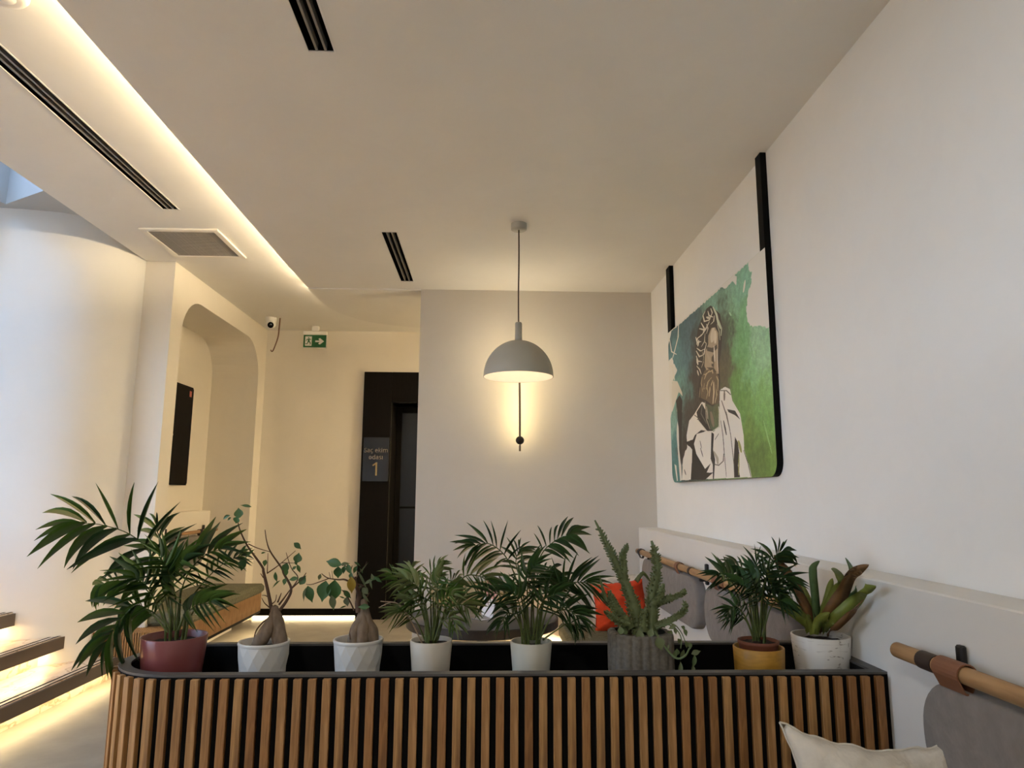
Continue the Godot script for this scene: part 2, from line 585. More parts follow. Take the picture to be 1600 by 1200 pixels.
func build_stairs() -> void:
	var s := thing("staircase", "stone staircase with warm light strips under each tread", "staircase", Vector3(-2.26, 0, -4.66))
	for k in 6:
		var y := 0.156 * (k + 1)
		var x: float = STEP_X[k]
		var back: float = STEP_X[k + 1] - 0.08
		obj("tread", step_slab(back, x, y - 0.072, y), M.step_stone, s)
		obj("fascia", step_slab(x, x + 0.012, y - 0.074, y - 0.006), M.fascia_stone, s)
		obj("riser", step_slab(back, x - 0.075, y - 0.156, y - 0.072), M.step_stone, s)
		for d in [0.0, 0.034]:
			obj("anti_slip_strip", step_slab(x - 0.012 - d, x - 0.003 - d, y - 0.001, y + 0.0015), M.black_board, s)
		var z := stair_wall(x - 2.31) + 4.67
		obj("light_strip", mesh_box(Vector3(x - 0.05, y - 0.078, z), Vector3(x - 0.035, y - 0.072, 5.18)), M.led_warm, s)
		if k < 4:
			strip_light("step_light", Vector3(x - 0.042, y - 0.0795, (z + 5.18) / 2), Vector3(0.25, -1, 0), Vector2(5.16 - z, 0.014), STEP, Vector3(0, 0, 1), s, Color("ffdf9f"))
	obj("end_block", mesh_box(Vector3(-0.05, 0.0, 0.0), Vector3(0.012, 0.082, 0.04), 0.003), M.dark_metal, s)


func slot(label: String, x0: float, x1: float, z0: float, z1: float, y: float, group: String) -> void:
	var o := thing("slot_diffuser", label, "air vent", Vector3((x0 + x1) / 2, y, (z0 + z1) / 2), group)
	var w := (x1 - x0) / 2
	var d := absf(z1 - z0) / 2
	var b := Build.new()
	b.box(Vector3(-w - 0.01, 0.085, -d), Vector3(w + 0.01, 0.09, d))
	for s in [-1.0, 1.0]:
		b.box(Vector3(s * w - 0.002, 0.002, -d), Vector3(s * w + 0.002, 0.09, d))
		b.box(Vector3(-w, 0.002, s * d - 0.002), Vector3(w, 0.09, s * d + 0.002))
	obj("duct", b.done(), M.slot_black, o)
	b = Build.new()
	for s in [-1.0, 1.0]:
		b.box(Vector3(s * (w + 0.001) - 0.003, -0.002, -d - 0.004), Vector3(s * (w + 0.001) + 0.003, 0.003, d + 0.004))
		b.box(Vector3(-w - 0.004, -0.002, s * (d + 0.001) - 0.003), Vector3(w + 0.004, 0.003, s * (d + 0.001) + 0.003))
	obj("frame", b.done(), M.ceiling_paint, o)
	for s in [-1.0, 1.0]:
		obj("vane", mesh_box(Vector3(s * w / 3 - 0.004, 0.0, -d), Vector3(s * w / 3 + 0.004, 0.03, d)), M.vane_metal, o)


func unseen_ceiling_lamp(label: String, at: Vector3, energy: float, color := Color("fcf5e8")) -> void:
	var l := thing("unseen_ceiling_lamp", label, "ceiling light", at)
	obj("housing", Build.new().soft().lathe([Vector2(0.10, -0.03), Vector2(0.112, -0.035), Vector2(0.12, -0.03), Vector2(0.12, 0.0)], 40).done(), M.white_enamel, l)
	obj("diffuser", Build.new().soft().lathe([Vector2(0.0, -0.032), Vector2(0.10, -0.03)], 40).done(), M.lamp_diffuser, l)
	var a := AreaLight3D.new()
	a.name = "lamp_light"
	a.area_size = Vector2(0.18, 0.18)
	a.light_color = color
	a.light_energy = energy
	a.shadow_enabled = true
	a.rotation.x = -PI / 2
	a.position = Vector3(0, -0.038, 0)
	a.set("area_range", 12.0)
	l.add_child(a)


func build_ceiling_fittings() -> void:
	slot("black three-slot air vent at the top of the photo, in the dropped ceiling", -0.62, -0.53, -1.2, -2.151, 2.63, "")
	slot("black three-slot air vent in the dropped ceiling, just before the pendant wall", -0.62, -0.53, -3.78, -4.714, 2.63, "")
	slot("long three-slot air vent in the higher ceiling, beside the lit cove", -1.845, -1.755, -1.5, -3.757, 2.73, "")
	var v := thing("ceiling_grille", "square dusty return-air grille in a white frame above the niche wall", "air vent", Vector3(-1.883, 2.73, -4.29))
	var b := Build.new()
	for r in [[-0.237, 0.237, 0.218, 0.255], [-0.237, 0.237, -0.255, -0.218], [-0.237, -0.2, -0.218, 0.218], [0.2, 0.237, -0.218, 0.218]]:
		b.box(Vector3(r[0], -0.012, r[2]), Vector3(r[1], 0.0, r[3]), 0.003)
	obj("frame", b.done(), M.white_enamel, v)
	obj("backing", mesh_box(Vector3(-0.2, -0.003, -0.218), Vector3(0.2, 0.0, 0.218)), M.grille_dust, v)
	b = Build.new()
	for k in 30:
		var z := -0.212 + k * 0.0146
		b.box(Vector3(-0.2, -0.009, z), Vector3(0.2, -0.002, z + 0.004))
	obj("louvre", b.done(), M.grille_dust, v).set_meta("kind", "stuff")
	var l := thing("ceiling_spot", "small round white ceiling spotlight cut off by the top edge, beside the cove", "ceiling light", Vector3(-1.535, 2.73, -2.0))
	obj("housing", Build.new().soft().lathe([Vector2(0.0, -0.045), Vector2(0.05, -0.045), Vector2(0.064, -0.04), Vector2(0.07, -0.03), Vector2(0.07, 0.0)], 36).done(), M.white_enamel, l)
	obj("lens", Build.new().soft().lathe([Vector2(0.0, -0.047), Vector2(0.034, -0.047), Vector2(0.036, -0.044)], 28).done(), M.white_plastic, l)
	unseen_ceiling_lamp("unseen round ceiling lamp behind the grey wall, lighting the end of the passage", Vector3(0.95, 2.622, -5.8), CORRIDOR, Color("ffe7b8"))  # hidden behind the wall, placed to brighten the passage end
	unseen_ceiling_lamp("unseen round fill lamp on the dropped ceiling behind the viewer", Vector3(-0.75, 2.63, 0.7), ROOM_FILL)  # fill lamp out of view, brightens the planter front and pillows
	# security camera and its loose cable
	var c := thing("security_camera", "white turret security camera on the ceiling by the niche", "camera", Vector3(-1.986, 2.73, -6.2))
	obj("base", Build.new().soft().lathe([Vector2(0.0, -0.045), Vector2(0.046, -0.045), Vector2(0.05, -0.04), Vector2(0.052, 0.0)], 28).done(), M.white_plastic, c)
	b = Build.new().soft()
	b.x = Transform3D(Basis.from_euler(Vector3(0.5, 0.25, 0)), Vector3(0.004, -0.062, 0.012))
	var ball := []
	for k in 11:
		var t := -PI / 2 + PI * k / 10.0
		ball.append(Vector2(cos(t) * 0.045, sin(t) * 0.045))
	b.lathe(ball, 24)
	obj("eyeball", b.done(), M.white_plastic, c)
	b = Build.new().soft()
	b.x = Transform3D(Basis.from_euler(Vector3(PI / 2 + 0.30, 0.25, 0)), Vector3(0.014, -0.076, 0.046))
	b.lathe([Vector2(0.0, 0.010), Vector2(0.02, 0.008), Vector2(0.027, 0.0), Vector2(0.027, -0.02)].map(func(p): return Vector2(p.x, -p.y)), 24)
	b.lathe([Vector2(0.027, -0.02), Vector2(0.027, 0.0), Vector2(0.02, 0.008), Vector2(0.0, 0.010)], 24)
	obj("lens", b.done(), M.lens_black, c)
	var cable := obj("loose_cable", Build.new().tube(curve([Vector3(-1.905, 2.735, -6.2), Vector3(-1.906, 2.63, -6.19), Vector3(-1.915, 2.55, -6.2), Vector3(-1.94, 2.47, -6.21), Vector3(-1.957, 2.425, -6.21), Vector3(-1.97, 2.422, -6.21), Vector3(-1.975, 2.435, -6.21)]), 0.0065, 0.005, 8).done(), M.brown_cable)
	tag(cable, "brown loose cable hanging from the ceiling beside the security camera", "cable")
	# emergency sign
	var e := thing("exit_sign", "green emergency exit sign with running figure and right arrow, hung from the ceiling", "sign", Vector3(-1.655, 2.73, -6.5))
	obj("mount", mesh_box(Vector3(-0.035, -0.05, -0.02), Vector3(0.035, 0.0, 0.02), 0.006), M.white_plastic, e)
	obj("housing", mesh_box(Vector3(-0.113, -0.085, -0.02), Vector3(0.113, -0.05, 0.02), 0.006), M.white_plastic, e)
	obj("plate", mesh_box(Vector3(-0.113, -0.215, -0.008), Vector3(0.113, -0.085, 0.008), 0.002), M.white_plastic, e)
	obj("sign_face", mesh_box(Vector3(-0.107, -0.209, 0.008), Vector3(0.108, -0.088, 0.0095)), M.sign_green, e)
	b = sheet([[Vector2(0.005, -0.141), Vector2(0.045, -0.141), Vector2(0.034, -0.124), Vector2(0.05, -0.118), Vector2(0.088, -0.149), Vector2(0.05, -0.18), Vector2(0.034, -0.174), Vector2(0.045, -0.157), Vector2(0.005, -0.157)]], 0.0095, 0.0105)
	obj("arrow", b.done(), M.white_plastic, e)
	b = sheet([rounded(0.062, 0.092, 0.002, 2, Vector2(-0.06, -0.148))], 0.0095, 0.0102)
	obj("doorway_pictogram", b.done(), M.white_plastic, e)
	b = sheet([rounded(0.011, 0.011, 0.005, 4, Vector2(-0.058, -0.117)), [Vector2(-0.075, -0.128), Vector2(-0.05, -0.124), Vector2(-0.034, -0.13), Vector2(-0.036, -0.136), Vector2(-0.05, -0.132), Vector2(-0.048, -0.152), Vector2(-0.036, -0.166), Vector2(-0.04, -0.184), Vector2(-0.046, -0.182), Vector2(-0.044, -0.168), Vector2(-0.058, -0.156), Vector2(-0.068, -0.178), Vector2(-0.088, -0.178), Vector2(-0.088, -0.171), Vector2(-0.072, -0.171), Vector2(-0.066, -0.152), Vector2(-0.064, -0.135), Vector2(-0.075, -0.136), Vector2(-0.08, -0.148), Vector2(-0.085, -0.145)]], 0.0102, 0.0108)
	obj("running_figure", b.done(), M.sign_green, e)


func sheet(polys: Array, z0: float, z1: float) -> Build: # flat cut-outs facing +z
	var b := Build.new()
	b.x = Transform3D(Basis(Vector3(1, 0, 0), Vector3(0, 0, 1), Vector3(0, 1, 0)), Vector3.ZERO)
	for p in polys:
		b.prism(PackedVector2Array(p), z0, z1)
	return b


func build_far_wall() -> void:
	var b := Build.new()
	var z := -6.69
	b.box(Vector3(-2.2, 0.0, z - 0.25), Vector3(-0.93, 2.75, z))
	b.box(Vector3(-0.93, 2.02, z - 0.25), Vector3(0.0, 2.75, z))
	b.box(Vector3(0.0, 0.0, z - 0.25), Vector3(1.25, 2.75, z))
	struct("wall_far", "warm white wall at the end of the passage", b.done(), M.plaster_warm)
	struct("baseboard_far", "dark skirting with a light strip below", mesh_box(Vector3(-2.17, 0.03, z), Vector3(-1.2, 0.092, z + 0.018), 0.003), M.door_cladding)
	var led := obj("skirting_light_strip", mesh_box(Vector3(-2.15, 0.018, z + 0.001), Vector3(-1.21, 0.028, z + 0.011)), M.led_warm)
	tag(led, "bright light strip under the dark skirting of the passage wall", "light strip")
	strip_light("skirting_light", Vector3(-1.68, 0.016, z + 0.008), Vector3(0, -1, 0.6), Vector2(0.94, 0.01), SKIRT, Vector3(1, 0, 0), null, Color("ffdf9f"))
	# the dark door and its cladding
	b = Build.new()
	b.box(Vector3(-1.2, 0.0, z), Vector3(-0.93, 2.318, z + 0.045), 0.003)
	b.box(Vector3(-0.93, 2.02, z), Vector3(0.6, 2.318, z + 0.045), 0.003)
	b.box(Vector3(0.0, 0.0, z), Vector3(0.6, 2.02, z + 0.045), 0.003)
	b.box(Vector3(-0.94, 0.0, z - 0.4), Vector3(-0.925, 2.03, z))
	b.box(Vector3(-0.94, 2.02, z - 0.4), Vector3(0.01, 2.035, z))
	b.box(Vector3(-0.005, 0.0, z - 0.4), Vector3(0.01, 2.03, z))
	var door := struct("door_1", "black wood-clad doorway with a dark glass door", b.done(), M.door_cladding)
	b = Build.new()
	b.box(Vector3(-0.925, 0.0, z - 0.40), Vector3(-0.87, 2.02, z - 0.34), 0.004)
	b.box(Vector3(-0.06, 0.0, z - 0.40), Vector3(-0.005, 2.02, z - 0.34), 0.004)
	b.box(Vector3(-0.87, 1.965, z - 0.40), Vector3(-0.06, 2.02, z - 0.34), 0.004)
	b.box(Vector3(-0.87, 0.0, z - 0.40), Vector3(-0.06, 0.05, z - 0.34), 0.004)
	obj("door_frame", b.done(), M.door_cladding, door)
	obj("door_leaf", mesh_box(Vector3(-0.87, 0.05, z - 0.39), Vector3(-0.06, 1.965, z - 0.365)), M.door_glass, door)
	obj("cross_rail", mesh_box(Vector3(-0.87, 1.0, z - 0.366), Vector3(-0.06, 1.02, z - 0.358)), M.door_cladding, door)
	var s := thing("door_sign", "dark glass door sign reading Saç ekim odası 1 in gold letters", "sign", Vector3(-1.06, 1.47, z + 0.045))
	obj("plate", mesh_box(Vector3(-0.123, -0.21, 0.0), Vector3(0.123, 0.21, 0.008), 0.002), M.sign_glass, s)
	for t in [["Saç ekim", 0.041, 0.066, "pale_lettering"], ["odası", 0.041, 0.0, "pale_lettering"], ["1", 0.125, -0.155, "gold_lettering"]]:
		var tm := TextMesh.new()
		var f := SystemFont.new()
		f.font_names = PackedStringArray(["Droid Sans"])
		tm.font = f
		tm.text = t[0]
		tm.font_size = 48
		tm.pixel_size = t[1] / 34.0
		tm.depth = 0.002
		tm.vertical_alignment = VERTICAL_ALIGNMENT_BOTTOM
		var o := obj("lettering", tm, M[t[3]], s)
		o.position = Vector3(0.0, t[2] - t[1] * 0.35, 0.0085)


# ---------------------------------------------------------------- planter

func build_planter() -> void:
	var p := thing("planter_box", "long black planter box clad in upright oak slats, with a rounded left end", "planter", Vector3(0.1, 0, -2.09))
	var top := 0.687
	var out := planter_outline(0.0)
	var inn := planter_outline(0.03)
	var b := Build.new()
	for k in out.size():
		var j := (k + 1) % out.size()
		var a0 := Vector3(out[k].x, 0, out[k].y)
		var a1 := Vector3(out[j].x, 0, out[j].y)
		var c0 := Vector3(inn[k].x, 0, inn[k].y)
		var c1 := Vector3(inn[j].x, 0, inn[j].y)
		var up := Vector3(0, top - 0.006, 0)
		var low := Vector3(0, 0.58, 0)
		var n := Vector3((a1 - a0).z, 0, -(a1 - a0).x)
		if n.dot(a0 + a1) < 0:
			n = -n
		b._facing(a0, a1, a1 + up, n)
		b._facing(a0, a1 + up, a0 + up, n)
		b._facing(c0 + low, c1 + low, c1 + up, -n)
		b._facing(c0 + low, c1 + up, c0 + up, -n)
	obj("body", b.done(), M.black_board, p)
	b = Build.new()
	b.prism(inn, 0.58, 0.60)
	obj("inner_shelf", b.done(), M.black_board, p)
	b = Build.new()
	for k in out.size():
		var j := (k + 1) % out.size()
		for y in [[top - 0.006, top]]:
			var a0 := Vector3(out[k].x, 0, out[k].y)
			var a1 := Vector3(out[j].x, 0, out[j].y)
			var c0 := Vector3(inn[k].x, 0, inn[k].y)
			var c1 := Vector3(inn[j].x, 0, inn[j].y)
			var u := Vector3(0, y[1], 0)
			var l := Vector3(0, y[0], 0)
			b._facing(a0 + u, a1 + u, c1 + u, Vector3.UP)
			b._facing(a0 + u, c1 + u, c0 + u, Vector3.UP)
			var n := Vector3((a1 - a0).z, 0, -(a1 - a0).x)
			if n.dot(a0 + a1) < 0:
				n = -n
			b._facing(a0 + l, a1 + l, a1 + u, n)
			b._facing(a0 + l, a1 + u, a0 + u, n)
			b._facing(c0 + l, c1 + l, c1 + u, -n)
			b._facing(c0 + l, c1 + u, c0 + u, -n)
	obj("rim", b.done(), M.rim_laminate, p)
	# slats: along the front, round the left end, along the back
	var slat := mesh_box(Vector3(-0.0105, 0.0, -0.001), Vector3(0.0105, top - 0.009, 0.013), 0.0012)
	var pitch := 0.0371
	var x := 0.97 - 0.028
	var spots := []
	while x > -0.915:
		spots.append([Vector3(x, 0, 0.2), 0.0])
		x -= pitch
	var turn := (-0.915 - x) / 0.2
	while turn < PI:
		spots.append([Vector3(-0.915 - sin(turn) * 0.2, 0, cos(turn) * 0.2), -turn])
		turn += pitch / 0.206
	x = -0.9
	while x < 0.95:
		spots.append([Vector3(x, 0, -0.2), PI])
		x += pitch
	for k in spots.size():
		var o := obj("slat", slat, M["oak_%d" % rng.randi_range(0, 4)], p)
		o.position = spots[k][0]
		o.rotation.y = spots[k][1]


func planter_outline(inset: float) -> PackedVector2Array:
	var r := 0.2 - inset
	var out := PackedVector2Array([Vector2(0.97 - inset, -r), Vector2(0.97 - inset, r)])
	for k in 21:
		var t := PI * k / 20.0
		out.append(Vector2(-0.915 - sin(t) * r, cos(t) * r))
	return out


# ---------------------------------------------------------------- seating

func cushion_outline(w: float, h: float, r: float) -> PackedVector2Array:
	return rounded(w, h, r, 9)


func rod(o: Node3D, length: float, r: float, m: Material, along := Vector3(0, 0, 1)) -> void:
	var a := -along * length / 2
	var b := along * length / 2
	obj("bar", Build.new().tube([a, a + along * 0.004, b - along * 0.004, b], r, r, 18).done(), m, o)


func strap(o: Node3D, z: float, r: float, drop: float, m: Material, wide: float) -> void: # a leather loop round a bar that runs along z
	var b := Build.new().soft()
	b.x = Transform3D(Basis.IDENTITY, Vector3(0, 0, z))
	var rows := []
	for s in [-wide / 2, wide / 2]:
		for q in [r + 0.001, r + 0.004]:
			pass
	var loop := []
	for k in 15:
		var t := deg_to_rad(-40.0 + 260.0 * k / 14.0)
		loop.append(Vector2(cos(t) * (r + 0.003), sin(t) * (r + 0.003)))
	loop.append(Vector2(-0.006, -drop))
	loop.append(Vector2(0.006, -drop))
	for p in loop:
		var nrm: Vector2 = p.normalized() * 0.003
		rows.append(PackedVector3Array([Vector3(p.x + nrm.x, p.y + nrm.y, -wide / 2), Vector3(p.x + nrm.x, p.y + nrm.y, wide / 2), Vector3(p.x, p.y, wide / 2), Vector3(p.x, p.y, -wide / 2)]))
	rows.append(rows[0])
	b.flat().grid(rows, true, -1.0)
	obj("strap", b.done(), m, o)


func peg(o: Node3D, z: float, x: float) -> void:
	var b := Build.new()
	b.box(Vector3(x, -0.05, z - 0.011), Vector3(x + 0.016, 0.048, z + 0.011), 0.004)
	b.box(Vector3(x - 0.03, -0.034, z - 0.009), Vector3(x + 0.004, -0.02, z + 0.009), 0.003)
	obj("peg", b.done(), M.peg_black, o)


func build_right_seating() -> void:
	var back := obj("bench_back_panel", mesh_box(Vector3(1.07, 0.0, -4.898), Vector3(1.2049, 0.922, 2.4), 0.004), M.panel_white)
	tag(back, "long white panel standing along the right wall behind the bench", "panel")
	for s in [["upholstered_bench", -4.89, -2.31, "green upholstered bench seat in the far corner, holding the orange cushion"], ["upholstered_bench", -1.87, 1.6, "green upholstered bench seat in front of the planter"]]:
		var o := thing(s[0], s[3], "bench", Vector3(0.785, 0, (s[1] + s[2]) / 2))
		var d: float = (s[2] - s[1]) / 2
		obj("seat_cushion", mesh_box(Vector3(-0.285, 0.19, -d), Vector3(0.284, 0.28, d), 0.018), M.seat_green, o)
		obj("base", mesh_box(Vector3(-0.2, 0.0, -d + 0.01), Vector3(0.284, 0.19, d - 0.01), 0.003), M.reed_wood, o)
	var led := obj("bench_light_strip", mesh_box(Vector3(0.54, 0.182, -4.85), Vector3(0.555, 0.1895, -2.4)), M.led_warm)
	tag(led, "unseen warm light strip under the corner bench, lighting the floor behind the planter", "light strip")
	strip_light("unseen_bench_light", Vector3(0.53, 0.18, -3.63), Vector3(-0.5, -1, 0), Vector2(2.4, 0.014), CORNER, Vector3(0, 0, 1))  # out of view, lights the corner floor and by bounce the ceiling
	# grey pads hung from wooden bars
	for c in [[-4.01, 1.21, "grey padded backrest in the far corner, beside the orange cushion", 0.62], [-2.81, 1.0, "grey padded backrest behind the yellow and marbled pots", 0.62], [-1.08, 1.2, "grey padded backrest nearest the camera, beside the planter end", 0.615]]:
		var pad := Build.new()
		pad.x = Transform3D(Basis(Vector3(0, 0, 1), Vector3(0, 1, 0), Vector3(-1, 0, 0)), Vector3.ZERO)
		pad.puff(cushion_outline(c[1], 0.25, 0.115), 0.05, 0.014, 0.02)
		var o := obj("backrest_cushion", pad.done(), M.cushion_grey)
		o.position = Vector3(1.044, c[3], c[0])
		tag(o, c[2], "cushion", "grey backrest pads along the right bench")
	var bar := thing("backrest_bar", "wooden bar with leather straps on the right panel, far behind the plants", "rail", Vector3(1.025, 0.773, -3.42), "wooden backrest bars on the right panel")
	rod(bar, 2.62, 0.0175, M.bar_wood)
	for z in [-4.62, -3.72, -3.1, -2.25]:
		strap(bar, z + 3.42, 0.0175, 0.034, M.dark_leather if z < -4.0 else M.leather, 0.05)
	for z in [-4.66, -3.5, -3.0]:
		var cuff := obj("band", Build.new().tube([Vector3(0, 0, z + 3.42 - 0.016), Vector3(0, 0, z + 3.42 + 0.016)], 0.0195, 0.0195, 18).done(), M.dark_leather if z != -3.0 else M.leather, bar)
		cuff.name = cuff.name
	for z in [-4.45, -3.37, -2.27]:
		peg(bar, z + 3.42, 0.028)
	bar = thing("backrest_bar", "wooden bar with a leather strap and dark band in the right foreground", "rail", Vector3(1.02, 0.773, -0.85), "wooden backrest bars on the right panel")
	rod(bar, 1.8, 0.0185, M.bar_wood)
	obj("band", Build.new().tube([Vector3(0, 0, -0.80), Vector3(0, 0, -0.745)], 0.0205, 0.0205, 20).done(), M.dark_leather, bar)
	strap(bar, -0.69, 0.0185, 0.036, M.leather, 0.085)
	peg(bar, -0.72, 0.032)
	# loose cushions
	var w := pillow("throw_pillow", 0.41, 0.37, 0.15, 0.14, 3, M.linen)
	w.transform = Transform3D(Basis.from_euler(Vector3(-0.22, -0.10, -0.055)), Vector3(0.868, 0.444, -1.6))
	tag(w, "cream linen pillow leaning on the planter in the right foreground", "pillow")
	w = pillow("throw_pillow", 0.36, 0.34, 0.10, 0.05, 5, M.linen)
	w.transform = Transform3D(Basis.from_euler(Vector3(-0.16, 0.0, 0.02)), Vector3(0.88, 0.447, -4.79))
	tag(w, "cream linen pillow behind the orange cushion in the far corner", "pillow")
	w = pillow("throw_pillow", 0.36, 0.32, 0.13, 0.07, 9, M.orange_velvet)
	w.transform = Transform3D(Basis.from_euler(Vector3(-0.2, -0.12, 0.09)), Vector3(0.878, 0.432, -4.63))
	tag(w, "bright orange cushion on the bench in the far corner", "pillow")


func pillow(called: String, w: float, h: float, t: float, pinch: float, seed_: int, m: Material) -> MeshInstance3D:
	var b := Build.new().soft()
	var n := noise(3.0, seed_, 3)
	var k := 26
	var pts := [[], []]
	for side in 2:
		for j in k + 1:
			var row := PackedVector3Array()
			for i in k + 1:
				var u := -1.0 + 2.0 * i / k
				var v := -1.0 + 2.0 * j / k
				var x := w / 2 * u * (1.0 - pinch * (1.0 - v * v) * 1.6)
				var y := h / 2 * v * (1.0 - pinch * (1.0 - u * u) * 1.6)
				var body := pow(maxf(0.0, (1.0 - u * u) * (1.0 - v * v)), 0.52)
				var fold := n.get_noise_3d(u * 0.55, v * 0.55, side * 9.0) * 0.026 * minf(1.0, body * 3.0) + n.get_noise_2d(u * 1.2, v * 1.2 + side) * 0.004 * minf(1.0, body * 3.0)
				var edge := n.get_noise_2d(u * 1.3 + 5.0, v * 1.3) * 0.008
				row.append(Vector3(x, y + edge, (1.0 if side == 0 else -1.0) * maxf(0.0 if i in [0, k] or j in [0, k] else 0.0012, t / 2 * body + fold)))
			pts[side].append(row)
	b.grid(pts[0], false, 1.0)
	b.grid(pts[1], false, -1.0)
	var o := obj(called, b.done(), m)
	var edges := [[], [], [], []]
	for i in k + 1:
		edges[0].append(pts[0][0][i])
		edges[1].append(pts[0][i][k])
		edges[2].append(pts[0][k][i])
		edges[3].append(pts[0][i][0])
	for e in edges:
		obj("piping", Build.new().tube(e, 0.0024, 0.0024, 6).done(), m, o)
	return o


func build_left_seating() -> void:
	var o := thing("upholstered_bench", "floating reed-fronted bench with a sage green pad in the niche on the left", "bench", Vector3(-2.2, 0, -5.47))
	var b := Build.new()
	b.box(Vector3(-0.26, 0.15, -0.765), Vector3(0.255, 0.298, 0.765))
	obj("base", b.done(), M.reed_wood, o)
	b = Build.new()
	for k in 101:
		var z := -0.76 + k * 0.0150
		b.box(Vector3(0.255, 0.15, z), Vector3(0.265, 0.298, z + 0.0105), 0.002)
	for k in 34:
		var xx := -0.25 + k * 0.0150
		b.box(Vector3(xx, 0.15, 0.765), Vector3(xx + 0.0105, 0.298, 0.972), 0.002)
	obj("reed_cladding", b.done(), M.reed_wood, o).set_meta("kind", "stuff")
	obj("plinth_rail", mesh_box(Vector3(-0.25, 0.13, -0.76), Vector3(0.262, 0.15, 0.76)), M.door_cladding, o)
	obj("support", mesh_box(Vector3(-0.26, 0.0, -0.7), Vector3(0.05, 0.13, 0.7)), M.plaster_warm, o)
	obj("seat_pad", mesh_box(Vector3(-0.262, 0.298, -0.785), Vector3(0.285, 0.374, 0.785), 0.022), M.seat_green, o)
	var led := obj("bench_light_strip", mesh_box(Vector3(-1.975, 0.122, -6.2), Vector3(-1.96, 0.1295, -4.75)), M.led_warm)
	tag(led, "warm light strip under the floating bench in the niche", "light strip")
	strip_light("bench_light", Vector3(-1.967, 0.12, -5.47), Vector3(0.3, -1, 0), Vector2(1.45, 0.014), BENCH, Vector3(0, 0, 1), null, Color("ffdf9f"))
	var back := obj("bench_back_panel", mesh_box(Vector3(-2.5999, 0.0, -6.36), Vector3(-2.47, 0.992, -4.831), 0.004), M.plaster_warm)
	tag(back, "low white back panel inside the seating niche", "panel")
	for c in [[-5.86, 0.62, "grey padded backrest in the niche, right one of the pair"], [-5.17, 0.56, "grey padded backrest in the niche, half hidden by the niche edge"]]:
		var pad := Build.new()
		pad.x = Transform3D(Basis(Vector3(0, 0, -1), Vector3(0, 1, 0), Vector3(1, 0, 0)), Vector3.ZERO)
		pad.puff(cushion_outline(c[1], 0.25, 0.11), 0.05, 0.014, 0.02)
		var q := obj("backrest_cushion", pad.done(), M.cushion_grey)
		q.position = Vector3(-2.445, 0.665, c[0])
		tag(q, c[2], "cushion", "grey backrest pads in the niche")
	var bar := thing("backrest_bar", "short wooden bar with leather straps inside the niche", "rail", Vector3(-2.425, 0.823, -5.7))
	rod(bar, 1.42, 0.014, M.bar_wood)
	for z in [-6.05, -5.63]:
		strap(bar, z + 5.7, 0.014, 0.03, M.dark_leather, 0.05)
	for z in [-6.2, -5.48]:
		peg(bar, z + 5.7, -0.04)
	var e := thing("electrical_panel", "flat black cabinet with a small red sticker on the niche wall", "cabinet", Vector3(-2.598, 1.21, -5.66))
	obj("body", mesh_box(Vector3(0, 0, -0.41), Vector3(0.018, 0.845, 0.41)), M.black_board, e)
	obj("door", mesh_box(Vector3(0.018, 0.012, -0.4), Vector3(0.028, 0.833, 0.4), 0.003), M.door_cladding, e)
	var red := mat("sticker_red", Color("b9645a"), 0.5)
	obj("sticker", Build.new().box(Vector3(0.028, 0.755, -0.355), Vector3(0.0295, 0.805, -0.315)).done(), red, e)
	obj("lock", Build.new().box(Vector3(0.028, 0.40, -0.06), Vector3(0.033, 0.415, -0.03), 0.001).done(), M.vane_metal, e)


# ---------------------------------------------------------------- table, pouf, lamps

